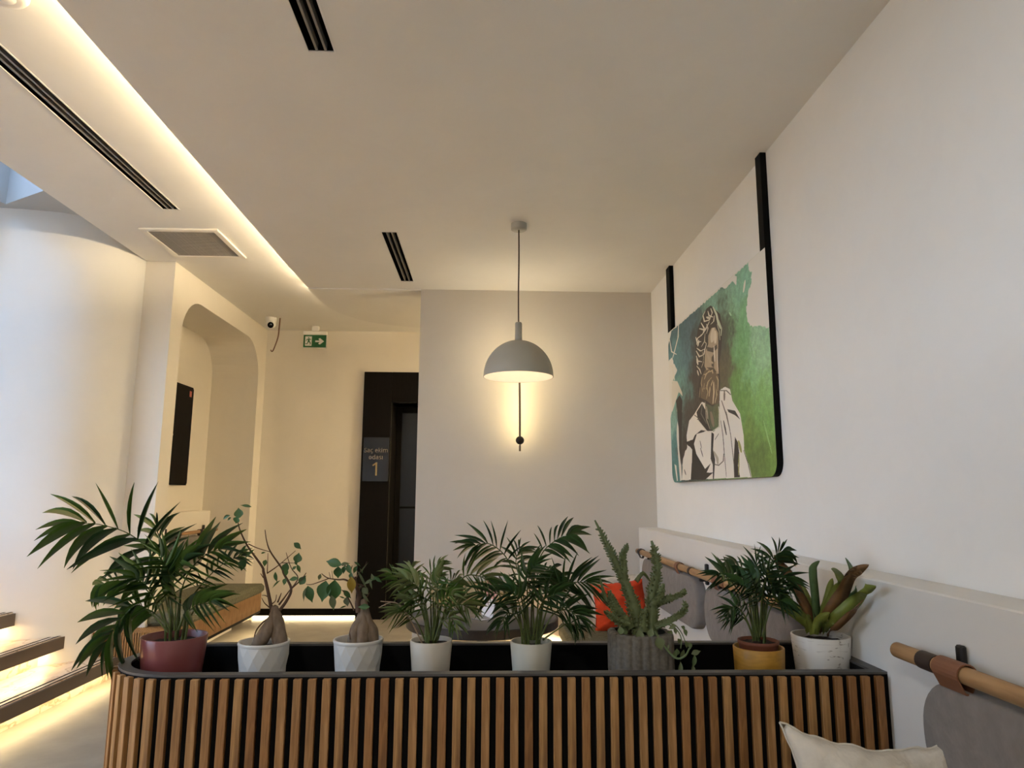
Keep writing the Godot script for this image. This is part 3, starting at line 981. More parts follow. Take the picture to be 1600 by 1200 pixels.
func build_table_group() -> void:
	var t := thing("round_table", "low round dark table with a thick black edge behind the planter", "table", Vector3(-0.015, 0, -3.86))
	obj("tabletop", Build.new().soft().lathe([Vector2(0.0, 0.488), Vector2(0.395, 0.488), Vector2(0.395, 0.5), Vector2(0.0, 0.5)], 64).flat().lathe([Vector2(0.0, 0.49), Vector2(0.394, 0.49)], 64).done(), M.table_top, t)
	obj("edge_band", Build.new().lathe([Vector2(0.36, 0.452), Vector2(0.402, 0.452), Vector2(0.407, 0.457), Vector2(0.407, 0.496), Vector2(0.403, 0.5), Vector2(0.395, 0.5), Vector2(0.395, 0.488)], 72).done(), M.table_edge, t)
	obj("pedestal", Build.new().soft().lathe([Vector2(0.03, 0.02), Vector2(0.03, 0.488)], 24).done(), M.table_edge, t)
	obj("base", Build.new().soft().lathe([Vector2(0.24, 0.0), Vector2(0.24, 0.01), Vector2(0.23, 0.018), Vector2(0.03, 0.024)], 48).done(), M.table_edge, t)
	var s := thing("menu_stand", "clear acrylic menu stand with a pink and white card on the dark table", "menu stand", Vector3(0.008, 0.5, -3.79))
	s.rotation.y = deg_to_rad(-52)
	var lean := Transform3D(Basis.from_euler(Vector3(-0.14, 0, -0.12)), Vector3(0, 0.004, 0))
	var b := Build.new()
	b.x = lean
	b.box(Vector3(-0.05, 0, -0.002), Vector3(0.05, 0.225, 0.002), 0.0008)
	obj("holder", b.done(), M.acrylic, s)
	obj("foot", mesh_box(Vector3(-0.05, 0, -0.005), Vector3(0.05, 0.003, 0.075), 0.0008), M.acrylic, s)
	b = Build.new()
	b.x = lean
	b.box(Vector3(-0.048, 0.10, 0.0022), Vector3(0.048, 0.215, 0.0032))
	obj("pink_card", b.done(), M.card_pink, s)
	b = Build.new()
	b.x = lean
	b.box(Vector3(-0.048, 0.006, 0.0022), Vector3(0.048, 0.0995, 0.0032))
	obj("white_card", b.done(), M.card_white, s)
	var p := thing("pouf", "low beige upholstered pouf against the grey wall, behind the table", "pouf", Vector3(-0.1, 0, -4.7))
	obj("body", mesh_box(Vector3(-0.25, 0.02, -0.19), Vector3(0.25, 0.46, 0.17), 0.02), M.pouf_fabric, p)
	obj("top_cushion", mesh_box(Vector3(-0.252, 0.463, -0.19), Vector3(0.252, 0.56, 0.172), 0.03), M.pouf_fabric, p)
	obj("foot", mesh_box(Vector3(-0.2, 0.0, -0.15), Vector3(0.2, 0.02, 0.13)), M.door_cladding, p)


func build_pendant() -> void:
	var l := thing("pendant_lamp", "grey dome pendant lamp hanging from the ceiling", "lamp", Vector3(0.164, 2.63, -3.63))
	obj("canopy", Build.new().soft().lathe([Vector2(0.0, -0.036), Vector2(0.04, -0.036), Vector2(0.044, -0.033), Vector2(0.044, 0.0)], 32).done(), M.shade_paint, l)
	obj("cord", Build.new().tube(curve([Vector3(0, -0.034, 0), Vector3(0.001, -0.2, 0.001), Vector3(-0.001, -0.4, 0), Vector3(0, -0.565, 0)], 5), 0.004, 0.004, 8).done(), M.cord_fabric, l)
	obj("neck", Build.new().soft().lathe([Vector2(0.02, -0.67), Vector2(0.019, -0.57), Vector2(0.016, -0.562), Vector2(0.0, -0.562)], 24).done(), M.shade_paint, l)
	var outer := []
	var inner := []
	for k in 17:
		var t := PI / 2 * k / 16.0
		outer.append(Vector2(maxf(0.0, cos(t)) * 0.188, -0.862 + sin(t) * 0.2))
		inner.append(Vector2(maxf(0.0, cos(t)) * 0.185, -0.862 + sin(t) * 0.197))
	var b := Build.new().soft()
	b.lathe(outer, 64)
	b.flat().lathe([Vector2(0.185, -0.862), Vector2(0.188, -0.862)], 64)
	obj("shade", b.done(), M.shade_paint, l)
	inner.reverse()
	obj("shade_lining", Build.new().soft().lathe(inner, 64).done(), M.shade_inside, l)
	obj("socket", Build.new().soft().lathe([Vector2(0.0, -0.74), Vector2(0.018, -0.74), Vector2(0.018, -0.67)], 20).done(), M.dark_metal, l)
	var ball := []
	for k in 13:
		var t := -PI / 2 + PI * k / 12.0
		ball.append(Vector2(cos(t) * 0.025, -0.765 + sin(t) * 0.025))
	obj("bulb", Build.new().soft().lathe(ball, 20).done(), M.bulb_glow, l)
	var o := OmniLight3D.new()
	o.name = "pendant_light"
	o.light_color = Color("ffe2c4")
	o.light_energy = PENDANT
	o.light_size = 0.02
	o.omni_range = 12.0
	o.omni_attenuation = 2.0
	o.shadow_enabled = true
	o.position = Vector3(0, -0.765, 0)
	l.add_child(o)
	# the slim back-lit wall lamp
	var w := thing("wall_lamp", "slim dark wall lamp rod with a ball, glowing onto the wall below the pendant", "lamp", Vector3(0.2235, 0, -4.9))
	obj("rod", Build.new().tube([Vector3(0.002, 1.44, 0.17), Vector3(0, 1.8, 0.17), Vector3(-0.004, 2.18, 0.17)], 0.007, 0.007, 12).done(), M.bronze_rod, w)
	ball = []
	for k in 17:
		var t := -PI / 2 + PI * k / 16.0
		ball.append(Vector2(cos(t) * 0.029, 1.514 + sin(t) * 0.029))
	obj("ball", Build.new().soft().lathe(ball, 28, Vector3(0.002, 0, 0.17)).done(), M.dark_metal, w)
	ball = []
	for k in 17:
		var t := -PI / 2 + PI * k / 16.0
		ball.append(Vector2(cos(t) * 0.06, 2.07 + sin(t) * 0.06))
	obj("unseen_globe", Build.new().soft().lathe(ball, 28, Vector3(-0.012, 0, 0.2)).done(), M.bulb_glow, w)  # unseen globe behind the pendant shade, placed to brighten ceiling and wall
	obj("unseen_globe_arm", mesh_box(Vector3(-0.017, 2.065, 0.0), Vector3(-0.007, 2.075, 0.15), 0.002), M.dark_metal, w)
	var g := OmniLight3D.new()
	g.name = "unseen_globe_light"
	g.light_color = Color("ffecc6")
	g.light_energy = UNSEEN_GLOBE
	g.light_size = 0.05
	g.omni_range = 12.0
	g.omni_attenuation = 2.0
	g.shadow_enabled = true
	g.position = Vector3(-0.012, 2.07, 0.2)
	w.add_child(g)
	obj("bracket", mesh_box(Vector3(-0.008, 2.12, 0.0), Vector3(0.008, 2.14, 0.17), 0.002), M.dark_metal, w)
	obj("light_strip", mesh_box(Vector3(-0.005, 1.48, 0.158), Vector3(0.005, 2.17, 0.1625)), M.led_warm, w)
	strip_light("wall_lamp_light", Vector3(0, 1.825, 0.157), Vector3(0, 0, -1), Vector2(0.01, 0.68), WALLLAMP, Vector3(1, 0, 0), w, Color("ffe3a2"))


# ---------------------------------------------------------------- the hanging print

func inside(poly: Array, p: Vector2) -> bool:
	return Geometry2D.is_point_in_polygon(p, PackedVector2Array(poly))


func print_image() -> ImageTexture:
	var w := 720
	var h := 440
	var img := Image.create(w, h, false, Image.FORMAT_RGB8)
	var paper := Color("e9e5dd")
	img.fill(paper)
	var n1 := noise(0.012, 201, 4)
	var n2 := noise(0.05, 203, 4)
	var n3 := noise(0.2, 207, 2)
	var tint := []
	for t in PRINT_TINTS:
		tint.append([t[0] * Vector2(1.6, 1.0), Color(t[1])])
	var wash := PackedVector2Array(PRINT_WASH)
	for y in h:
		for x in w:
			var u := Vector2((x + 0.5) / w, (y + 0.5) / h)
			if Geometry2D.is_point_in_polygon(u + Vector2(n2.get_noise_2d(x, y), n2.get_noise_2d(y + 900, x)) * 0.008, wash):
				var q := u * Vector2(1.6, 1.0) + Vector2(n1.get_noise_2d(x, y), n1.get_noise_2d(x + 500, y)) * 0.10 + Vector2(n2.get_noise_2d(x, y), n2.get_noise_2d(x, y + 500)) * 0.03
				var sum := 0.0
				var c := Color(0, 0, 0)
				for t in tint:
					var d: float = q.distance_squared_to(t[0])
					var k := 1.0 / (d * d + 0.00002)
					sum += k
					c += t[1] * k
				c = c / sum
				var g := 1.0 + n3.get_noise_2d(x, y) * 0.07 + n2.get_noise_2d(x + 77, y) * 0.12
				img.set_pixel(x, y, Color(minf(c.r * g, 1), minf(c.g * g, 1), minf(c.b * g, 1)))
	for p in PRINT_LIGHTS:
		fill(img, p, Color("e3ddd1"))
	fill(img, PRINT_BODY, Color("ece5da"))
	for p in PRINT_DARKS:
		fill(img, p, Color("332d29"))
	fill(img, PRINT_ARM, Color("e8e1d5"))
	fill(img, PRINT_HAIR, Color("3a322c"))
	fill(img, PRINT_BEARD, Color("6a5846"))
	fill(img, PRINT_FACE, Color("b09c84"))
	for p in PRINT_FEATURES:
		fill(img, p, Color("54473c"))
	for s in PRINT_STROKES:
		var path := PackedVector2Array(s[0])
		for k in path.size() - 1:
			for j in 40:
				var q: Vector2 = path[k].lerp(path[k + 1], j / 40.0)
				var along := (k + j / 40.0) / (path.size() - 1.0)
				var r: float = s[1] * 0.5 * (0.55 + 0.45 * sin(PI * along))
				dab(img, q, r * 2.1 * w, r * h, Color(s[2]))
	return ImageTexture.create_from_image(img)


func fill(img: Image, poly: Array, c: Color) -> void:
	var box := Rect2(poly[0], Vector2.ZERO)
	for p in poly:
		box = box.expand(p)
	var pk := PackedVector2Array(poly)
	var w := img.get_width()
	var h := img.get_height()
	for y in range(maxi(0, int(box.position.y * h)), mini(h, int(box.end.y * h) + 1)):
		for x in range(maxi(0, int(box.position.x * w)), mini(w, int(box.end.x * w) + 1)):
			if Geometry2D.is_point_in_polygon(Vector2((x + 0.5) / w, (y + 0.5) / h), pk):
				img.set_pixel(x, y, c)


func dab(img: Image, at: Vector2, rx: float, ry: float, c: Color) -> void:
	var w := img.get_width()
	var h := img.get_height()
	rx = maxf(rx, 0.8)
	ry = maxf(ry, 0.8)
	for y in range(maxi(0, int(at.y * h - ry)), mini(h, int(at.y * h + ry) + 1)):
		for x in range(maxi(0, int(at.x * w - rx)), mini(w, int(at.x * w + rx) + 1)):
			var d := pow((x + 0.5 - at.x * w) / rx, 2) + pow((y + 0.5 - at.y * h) / ry, 2)
			if d <= 1.0:
				img.set_pixel(x, y, c)


func build_print() -> void:
	var o := thing("hanging_print", "large watercolour print of a bearded statue on a board hung by black straps", "picture", Vector3(1.205, 1.225, -3.5675))
	var w := 1.595
	var h := 0.97
	var outline := PackedVector2Array()
	for p in rounded(w, h, 0.065, 8, Vector2(0, h / 2)):
		outline.append(p)
	for k in outline.size(): # only the lower corners are round
		if outline[k].y > h / 2:
			outline[k] = Vector2(signf(outline[k].x) * w / 2, h)
	var clean := PackedVector2Array()
	for p in outline:
		if clean.is_empty() or clean[-1].distance_to(p) > 0.0005:
			clean.append(p)
	var board := Build.new()
	board.x = Transform3D(Basis(Vector3(0, 0, 1), Vector3(1, 0, 0), Vector3(0, 1, 0)), Vector3.ZERO)
	board.prism(clean, -0.027, 0.0)
	obj("board", board.done(), M.black_strap, o)
	var st := SurfaceTool.new()
	st.begin(Mesh.PRIMITIVE_TRIANGLES)
	var t := Geometry2D.triangulate_polygon(clean)
	for k in range(0, t.size(), 3):
		var tri := [clean[t[k]], clean[t[k + 1]], clean[t[k + 2]]]
		if (tri[1] - tri[0]).cross(tri[2] - tri[0]) > 0: # seen from the room, z runs to the right
			tri.reverse()
		for p in tri:
			st.set_normal(Vector3(-1, 0, 0))
			st.set_uv(Vector2((p.x + w / 2) / w, 1.0 - p.y / h))
			st.add_vertex(Vector3(-0.0275, p.y, p.x))
	var m := mat("print_ink", Color.WHITE, 0.6)
	m.albedo_texture = print_image()
	obj("print", st.commit(), m, o)
	obj("strap", mesh_box(Vector3(-0.027, 0.97, 0.742), Vector3(0.0, 1.4049, 0.7975), 0.001), M.black_strap, o)
	obj("strap", mesh_box(Vector3(-0.027, 0.97, -0.7975), Vector3(0.0, 1.4049, -0.715), 0.001), M.black_strap, o)


# ---------------------------------------------------------------- plants

var blade := []
var broad := []


func leaf_mesh(droop: float, wide: Array, fold: float) -> ArrayMesh: # a blade from 0 to 1 along x, its face up
	var b := Build.new().soft(1)
	var rows := []
	for k in wide.size():
		var t := float(k) / (wide.size() - 1)
		var y := -droop * t * t
		var x := t * (1.0 - droop * 0.25 * t)
		var w: float = wide[k] / 2
		rows.append(PackedVector3Array([Vector3(x, y + fold * w, w), Vector3(x, y, 0), Vector3(x, y + fold * w, -w)]))
	for k in rows.size() - 1:
		for j in 2:
			b.quad(rows[k][j], rows[k + 1][j], rows[k + 1][j + 1], rows[k][j + 1])
	return b.done()


func leaf_at(parent: Node, called: String, mesh: Mesh, m: Material, at: Vector3, dir: Vector3, up: Vector3, length: float, width: float) -> MeshInstance3D:
	var o := obj(called, mesh, m, parent)
	var x := dir.normalized()
	var z := x.cross(up).normalized()
	var y := z.cross(x)
	o.transform = Transform3D(Basis(x * length, y * length, z * width), at)
	return o


func frond(parent: Node, spec: Array, stem: Material, leaves: Array) -> void:
	var path := curve(spec[0], 7)
	var f := obj("frond", Build.new().tube(path, 0.0028, 0.0009, 6).done(), stem, parent)
	var n: int = spec[2]
	var total := path.size() - 1
	for k in n:
		var s := float(k) / (n - 1)
		var at := lerpf(spec[3], 1.0, s) * total
		var i := mini(int(at), total - 1)
		var p: Vector3 = path[i].lerp(path[i + 1], at - i)
		var t: Vector3 = (path[i + 1] - path[i]).normalized()
		var n0 := (Vector3.UP - t * t.y).normalized()
		var n1 := (Vector3.BACK - t * t.z).normalized()
		var face: Vector3 = n0.lerp(n1, spec[4]).normalized()
		var side := t.cross(face).normalized()
		var length: float = spec[1] * (0.62 + 0.5 * sin(PI * (0.18 + s * 0.66))) * rng.randf_range(0.88, 1.1)
		for h in ([-1.0, 1.0] if k < n - 1 else [-0.4, 0.4]):
			var angle := deg_to_rad(lerpf(70.0, 24.0, s)) * rng.randf_range(0.88, 1.1)
			var d: Vector3 = t * cos(angle) + side * h * sin(angle) + Vector3(0, -0.16, 0) + Vector3(rng.randf_range(-0.1, 0.1), rng.randf_range(-0.06, 0.06), rng.randf_range(-0.1, 0.1))
			leaf_at(f, "leaflet", blade[rng.randi_range(0, 2)], leaves[rng.randi_range(0, leaves.size() - 1)], p + t * rng.randf_range(-0.004, 0.004), d, face + Vector3(0, 0.5, 0), length, length * (spec[5] if spec.size() > 5 else 0.05) + 0.0022)


func pot_and_soil(o: Node3D, profile: Array, m: Material, soil_r: float, soil_y: float, n := 48) -> void:
	obj("pot", Build.new().soft().lathe(profile, n).done(), m, o)
	obj("soil", soil_mesh(soil_r, soil_y), M.soil, o)


func soil_mesh(r: float, y: float) -> ArrayMesh:
	var nz := noise(30.0, 301, 3)
	var b := Build.new().soft()
	var rows := []
	for k in 7:
		var row := PackedVector3Array()
		for j in 28:
			var t := TAU * j / 28.0
			var q := Vector3(cos(t), 0, -sin(t)) * r * (1.0 - k / 6.0 * 0.999)
			row.append(q + Vector3(0, y + nz.get_noise_2d(q.x, q.z) * 0.006 + 0.006 * k / 6.0, 0))
		rows.append(row)
	return b.grid(rows).done()


func round_pot(r0: float, r1: float, h: float, wall := 0.005) -> Array:
	return [Vector2(0.0, 0.0), Vector2(r0 - 0.004, 0.0), Vector2(r0, 0.004), Vector2(lerpf(r0, r1, 0.5), h * 0.5), Vector2(r1, h - 0.002), Vector2(r1 - 0.001, h), Vector2(r1 - wall + 0.001, h), Vector2(r1 - wall, h - 0.002), Vector2(r1 - wall * 1.6, h - 0.045), Vector2(0.0, h - 0.046)]


func diamond_pot(r0: float, r1: float, h: float) -> ArrayMesh:
	var b := Build.new()
	var n := 13
	var rows := []
	for k in 5:
		var row := PackedVector3Array()
		for j in n:
			var t := TAU * (j + (0.5 if k % 2 else 0.0)) / n
			var r := lerpf(r0, r1, pow(k / 4.0, 0.8)) * (1.02 if k % 2 else 1.0)
			row.append(Vector3(cos(t) * r, h * 0.94 * k / 4.0, -sin(t) * r))
		rows.append(row)
	for k in 4:
		for j in n:
			var q := (j + 1) % n
			if k % 2 == 0:
				b.tri(rows[k][j], rows[k][q], rows[k + 1][j])
				b.tri(rows[k][q], rows[k + 1][q], rows[k + 1][j])
			else:
				b.tri(rows[k][j], rows[k + 1][q], rows[k + 1][j])
				b.tri(rows[k][j], rows[k][q], rows[k + 1][q])
	b.soft().lathe([Vector2(r1 * 0.995, h * 0.93), Vector2(r1 + 0.001, h * 0.95), Vector2(r1 + 0.001, h - 0.002), Vector2(r1, h), Vector2(r1 - 0.004, h), Vector2(r1 - 0.006, h - 0.003), Vector2(r1 - 0.01, h - 0.045)], 52)
	b.flat().lathe([Vector2(0.0, 0.001), Vector2(r0, 0.001)], n)
	return b.done()


func fluted_pot(rx: float, rz: float, h: float) -> ArrayMesh:
	var b := Build.new().soft()
	var rows := []
	for p in [[0.90, 0.0], [0.94, 0.006], [1.0, 0.05], [1.0, h - 0.012], [0.985, h - 0.003], [0.765, h], [0.93, h - 0.003], [0.92, h - 0.02], [0.9, h - 0.03]]:
		var row := PackedVector3Array()
		for j in 176:
			var t := TAU * j / 176.0
			var c := Vector2(cos(t), sin(t))
			var sq := pow(pow(absf(c.x), 3.0) + pow(absf(c.y), 3.0), -1.0 / 3.0)
			var flute := 1.0 - 0.05 * pow(absf(cos(t * 11.0)), 6.0) if p[1] < h - 0.001 and p[0] > 0.93 else 0.99
			row.append(Vector3(c.x * rx * sq * p[0] * flute * 0.93, p[1], -c.y * rz * sq * p[0] * flute))
		rows.append(row)
	return b.grid(rows).done()


func build_plants() -> void:
	var taper := [0.25, 0.8, 1.0, 0.92, 0.7, 0.38, 0.03]
	blade = [leaf_mesh(0.06, taper, 0.5), leaf_mesh(0.2, taper, 0.35), leaf_mesh(0.36, taper, 0.45)]
	var oval := [0.04, 0.55, 0.92, 1.0, 0.9, 0.62, 0.24, 0.02]
	broad = [leaf_mesh(0.05, oval, 0.25), leaf_mesh(0.22, oval, 0.3), leaf_mesh(0.4, oval, 0.35)]
	var z := -2.08
	var o := thing("potted_palm", "large arching parlour palm in a glossy pink pot at the left end of the planter", "potted plant", Vector3(-0.883, 0.6, z), "potted plants along the planter")
	pot_and_soil(o, round_pot(0.074, 0.0887, 0.149), M.pot_pink, 0.083, 0.128)
	for f in PINK_FRONDS:
		frond(o, f + [0.046], M.stem_green, [M.leaf_palm, M.leaf_palm, M.leaf_palm_deep])
	stalks(o, 9, 0.03, 0.128)
	o = thing("potted_ficus", "nearly bare ficus bonsai with tall thin branches in a white faceted pot", "potted plant", Vector3(-0.63, 0.6, z), "potted plants along the planter")
	ficus(o, 0.133, 0.0704, BARE_BRANCHES, BARE_LEAVES, [[Vector3(0.045, 0.118, 0.0), Vector3(0.04, 0.155, 0.0), Vector3(0.03, 0.2, 0), Vector3(0.025, 0.228, 0)], [Vector3(-0.02, 0.112, 0.01), Vector3(0.002, 0.15, 0.012), Vector3(0.018, 0.19, 0.005), Vector3(0.025, 0.228, 0)]], [0.023, 0.011], [M.leaf_ficus, M.leaf_ficus_light], 13)
	o = thing("potted_ficus", "leafy ficus bonsai with a fat pale root, one yellow leaf, in a white faceted pot", "potted plant", Vector3(-0.363, 0.6, z), "potted plants along the planter")
	ficus(o, 0.139, 0.0693, FULL_BRANCHES, FULL_LEAVES, [[Vector3(-0.012, 0.118, 0.01), Vector3(-0.006, 0.165, 0.008), Vector3(0.008, 0.2, 0), Vector3(0.01, 0.245, 0)], [Vector3(0.012, 0.115, 0.02), Vector3(0.014, 0.16, 0.012), Vector3(0.012, 0.2, 0), Vector3(0.01, 0.245, 0)], [Vector3(0.04, 0.118, 0.0), Vector3(0.034, 0.16, 0.0), Vector3(0.022, 0.195, 0), Vector3(0.012, 0.245, 0)]], [0.021, 0.010], [M.leaf_ficus, M.leaf_ficus, M.leaf_ficus_pale], 17)
	o = thing("potted_palm", "pale feathery parlour palm in a plain cream pot", "potted plant", Vector3(-0.155, 0.6, z), "potted plants along the planter")
	pot_and_soil(o, round_pot(0.05, 0.0606, 0.135), M.pot_cream, 0.055, 0.121)
	for f in PALE_FRONDS:
		frond(o, f + [0.036], M.stem_green, [M.leaf_palm_pale, M.leaf_palm_pale, M.leaf_palm])
	stalks(o, 8, 0.02, 0.121)
	for t in [[Vector3(-0.02, 0.12, 0.02), Vector3(-0.06, 0.2, 0.04), Vector3(-0.10, 0.245, 0.05), Vector3(-0.145, 0.232, 0.055)], [Vector3(-0.10, 0.245, 0.05), Vector3(-0.14, 0.25, 0.06)]]:
		obj("dry_twig", Build.new().tube(curve(t), 0.0022, 0.0015, 6).done(), M.leaf_dry, o)
	o = thing("potted_palm", "dark green parlour palm with long arching fronds in a plain pale grey pot", "potted plant", Vector3(0.133, 0.6, z), "potted plants along the planter")
	pot_and_soil(o, round_pot(0.05, 0.0603, 0.131), M.pot_sage, 0.055, 0.112)
	for f in ARCH_FRONDS:
		frond(o, f + [0.044], M.stem_green, [M.leaf_palm_dark, M.leaf_palm_deep, M.leaf_palm_dark])
	stalks(o, 10, 0.026, 0.112)
	o = thing("potted_succulent", "spiky upright succulents with a trailing vine in a grey fluted pot", "potted plant", Vector3(0.451, 0.6, z), "potted plants along the planter")
	succulent(o)
	o = thing("potted_palm", "small dense dark palm in a brown pot inside a mustard yellow pot", "potted plant", Vector3(0.799, 0.6, z), "potted plants along the planter")
	obj("pot", Build.new().soft().lathe(round_pot(0.068, 0.072, 0.113, 0.005), 48).done(), M.pot_yellow, o)
	obj("inner_pot", Build.new().soft().lathe([Vector2(0.045, 0.02), Vector2(0.055, 0.12), Vector2(0.058, 0.122), Vector2(0.058, 0.131), Vector2(0.054, 0.131), Vector2(0.052, 0.115)], 40).done(), M.pot_terracotta, o)
	obj("soil", soil_mesh(0.053, 0.122), M.soil, o)
	for f in YEL_FRONDS:
		frond(o, f + [0.04], M.stem_green, [M.leaf_palm_deep, M.leaf_palm_dark, M.leaf_palm_deep])
	stalks(o, 8, 0.02, 0.122)
	for q in [Vector3(-0.105, 0.30, 0.03), Vector3(-0.085, 0.285, 0.03)]:
		leaf_at(o, "young_leaf", broad[0], M.leaf_palm_pale, q, Vector3(-0.3, 1, 0.1), Vector3(0, 0.2, 1), 0.03, 0.012)
	o = thing("potted_bromeliad", "strap-leaved bromeliad with reddish tips in a white marbled pot", "potted plant", Vector3(0.985, 0.6, z), "potted plants along the planter")
	pot_and_soil(o, round_pot(0.07, 0.0819, 0.146, 0.006), M.pot_marble, 0.075, 0.126)
	for s in STRAP_LEAVES:
		strap_leaf(o, s)


func stalks(o: Node3D, n: int, spread: float, y: float) -> void:
	for k in n:
		var a := rng.randf() * TAU
		var p := Vector3(cos(a), 0, sin(a)) * spread * sqrt(rng.randf())
		obj("stalk", Build.new().tube([p + Vector3(0, y - 0.006, 0), p * 1.2 + Vector3(0, y + 0.06, 0), p * 1.6 + Vector3(rng.randf_range(-0.01, 0.01), y + rng.randf_range(0.09, 0.15), 0)], 0.0038, 0.002, 7).done(), M.stem_green, o)


func ficus(o: Node3D, h: float, r: float, branches: Array, leaves: Array, legs: Array, radii: Array, tones_: Array, seed_: int) -> void:
	obj("pot", diamond_pot(r * 0.80, r, h), M.pot_white, o)
	obj("soil", soil_mesh(r - 0.008, h - 0.022), M.soil, o)
	for leg in legs: # swollen roots that meet at the neck
		var path := curve(leg, 6)
		var b := Build.new().soft()
		var rows := []
		for k in path.size():
			var s := float(k) / (path.size() - 1)
			var rr: float = lerpf(radii[0], radii[1], s) * (0.75 + 0.42 * sin(PI * clampf(s * 1.15, 0, 1)))
			var row := PackedVector3Array()
			for j in 14:
				var t := TAU * j / 14.0
				row.append(path[k] + Vector3(cos(t), 0, -sin(t)) * rr * (1.0 + 0.10 * sin(t * 3.0 + k * 0.5 + seed_)))
			rows.append(row)
		b.grid(rows)
		b._cap(rows[-1], path[-1] + Vector3(0, 0.004, 0), Vector3.UP)
		obj("root", b.done(), M.bark, o)
	for s in branches:
		obj("branch", Build.new().tube(curve(s[0], 5), s[1], s[2], 8).done(), M.twig, o)
	var r2 := RandomNumberGenerator.new()
	r2.seed = seed_
	for k in leaves.size():
		var s: Array = leaves[k]
		var a := deg_to_rad(s[3])
		var m: Material = tones_[r2.randi_range(0, tones_.size() - 1)]
		if seed_ == 17 and k == 8:
			m = M.leaf_yellow
		leaf_at(o, "leaf", broad[r2.randi_range(0, 1)], m, s[0], Vector3(cos(a), sin(a), r2.randf_range(-0.15, 0.25)), Vector3(r2.randf_range(-0.35, 0.35), 0.35, 1), s[1], s[2] * 1.05)


func strap_leaf(o: Node3D, spec: Array) -> void:
	var path := curve(spec[0], 7)
	var b := Build.new().soft()
	var rows := []
	var n := path.size()
	for k in n:
		var s := float(k) / (n - 1)
		var t: Vector3 = (path[mini(k + 1, n - 1)] - path[maxi(k - 1, 0)]).normalized()
		var face := Vector3(-path[k].x * 1.2, 0.35, 1.0)
		var side := t.cross(face).normalized()
		var up := side.cross(t).normalized()
		var w: float = spec[1] * 0.46 * (0.72 + 0.4 * sin(PI * minf(s * 0.9 + 0.05, 1.0))) * (1.0 if s < 0.66 else pow(maxf(0.0, 1.0 - pow((s - 0.66) / 0.34, 1.7)), 0.8) + 0.02)
		var p: Vector3 = path[k]
		rows.append(PackedVector3Array([p - side * w, p - up * w * 0.35 - up * 0.0008, p + side * w, p - up * w * 0.35 + up * 0.0012]))
	b.grid(rows, true, -1.0)
	obj("leaf", b.done(), [M.leaf_strap, M.leaf_strap_deep, M.leaf_strap_red][spec[2]], o)


func succulent(o: Node3D) -> void:
	obj("pot", fluted_pot(0.099, 0.084, 0.158), M.pot_concrete, o)
	obj("soil", soil_mesh(0.08, 0.13), M.soil, o)
	for s in FLESHY_STEMS:
		var path := curve(s[0], 8)
		var b := Build.new()
		var n := path.size()
		for k in n - 1:
			pass
		var rows := []
		for k in n:
			var q := float(k) / (n - 1)
			var t: Vector3 = (path[mini(k + 1, n - 1)] - path[maxi(k - 1, 0)]).normalized()
			var u := (Vector3(0.7, 0, 0.7) - t * t.dot(Vector3(0.7, 0, 0.7))).normalized()
			var v := t.cross(u)
			var r: float = lerpf(s[1] * 1.22, s[2], pow(q, 1.25)) * (0.9 if k % 2 else 1.04)
			var row := PackedVector3Array()
			for j in 8:
				var a := TAU * j / 8.0
				row.append(path[k] + (u * cos(a) + v * sin(a)) * r * (1.0 if j % 2 == 0 else 0.72))
			rows.append(row)
			if k > 2 and k < n - 4 and s[1] > 0.0095:
				for j in 4:
					if rng.randf() < 0.2:
						continue
					var a := TAU * j / 4.0 + (0.25 if k % 2 else 0.0)
					var d := (u * cos(a) + v * sin(a)).normalized()
					var base: Vector3 = path[k] + d * r * 0.8
					var long := rng.randf_range(0.005, 0.011) * (1.0 if s[1] > 0.015 else 0.6)
					b.tube([base, base + d * long * 0.6 + t * long * 0.15, base + d * long + t * long * 0.4], 0.0042, 0.0012, 5)
		b.soft().grid(rows)
		b.flat()._cap(rows[-1], path[-1], Vector3.UP)
		obj("fleshy_stem", b.done(), M.leaf_fleshy, o)
	for s in TRAILING_STEMS:
		obj("trailing_stem", Build.new().tube(curve(s[0], 6), s[1], s[2], 7).done(), M.leaf_trail, o)
	var r2 := RandomNumberGenerator.new()
	r2.seed = 23
	for s in TRAILING_LEAVES:
		var a := deg_to_rad(s[3])
		leaf_at(o, "leaf", broad[r2.randi_range(0, 2)], M.leaf_trail if r2.randf() < 0.6 else M.leaf_fleshy, s[0] + Vector3(0, 0, 0.05), Vector3(cos(a), sin(a), r2.randf_range(0.0, 0.4)), Vector3(0, 0.5, 1), s[1], s[2])


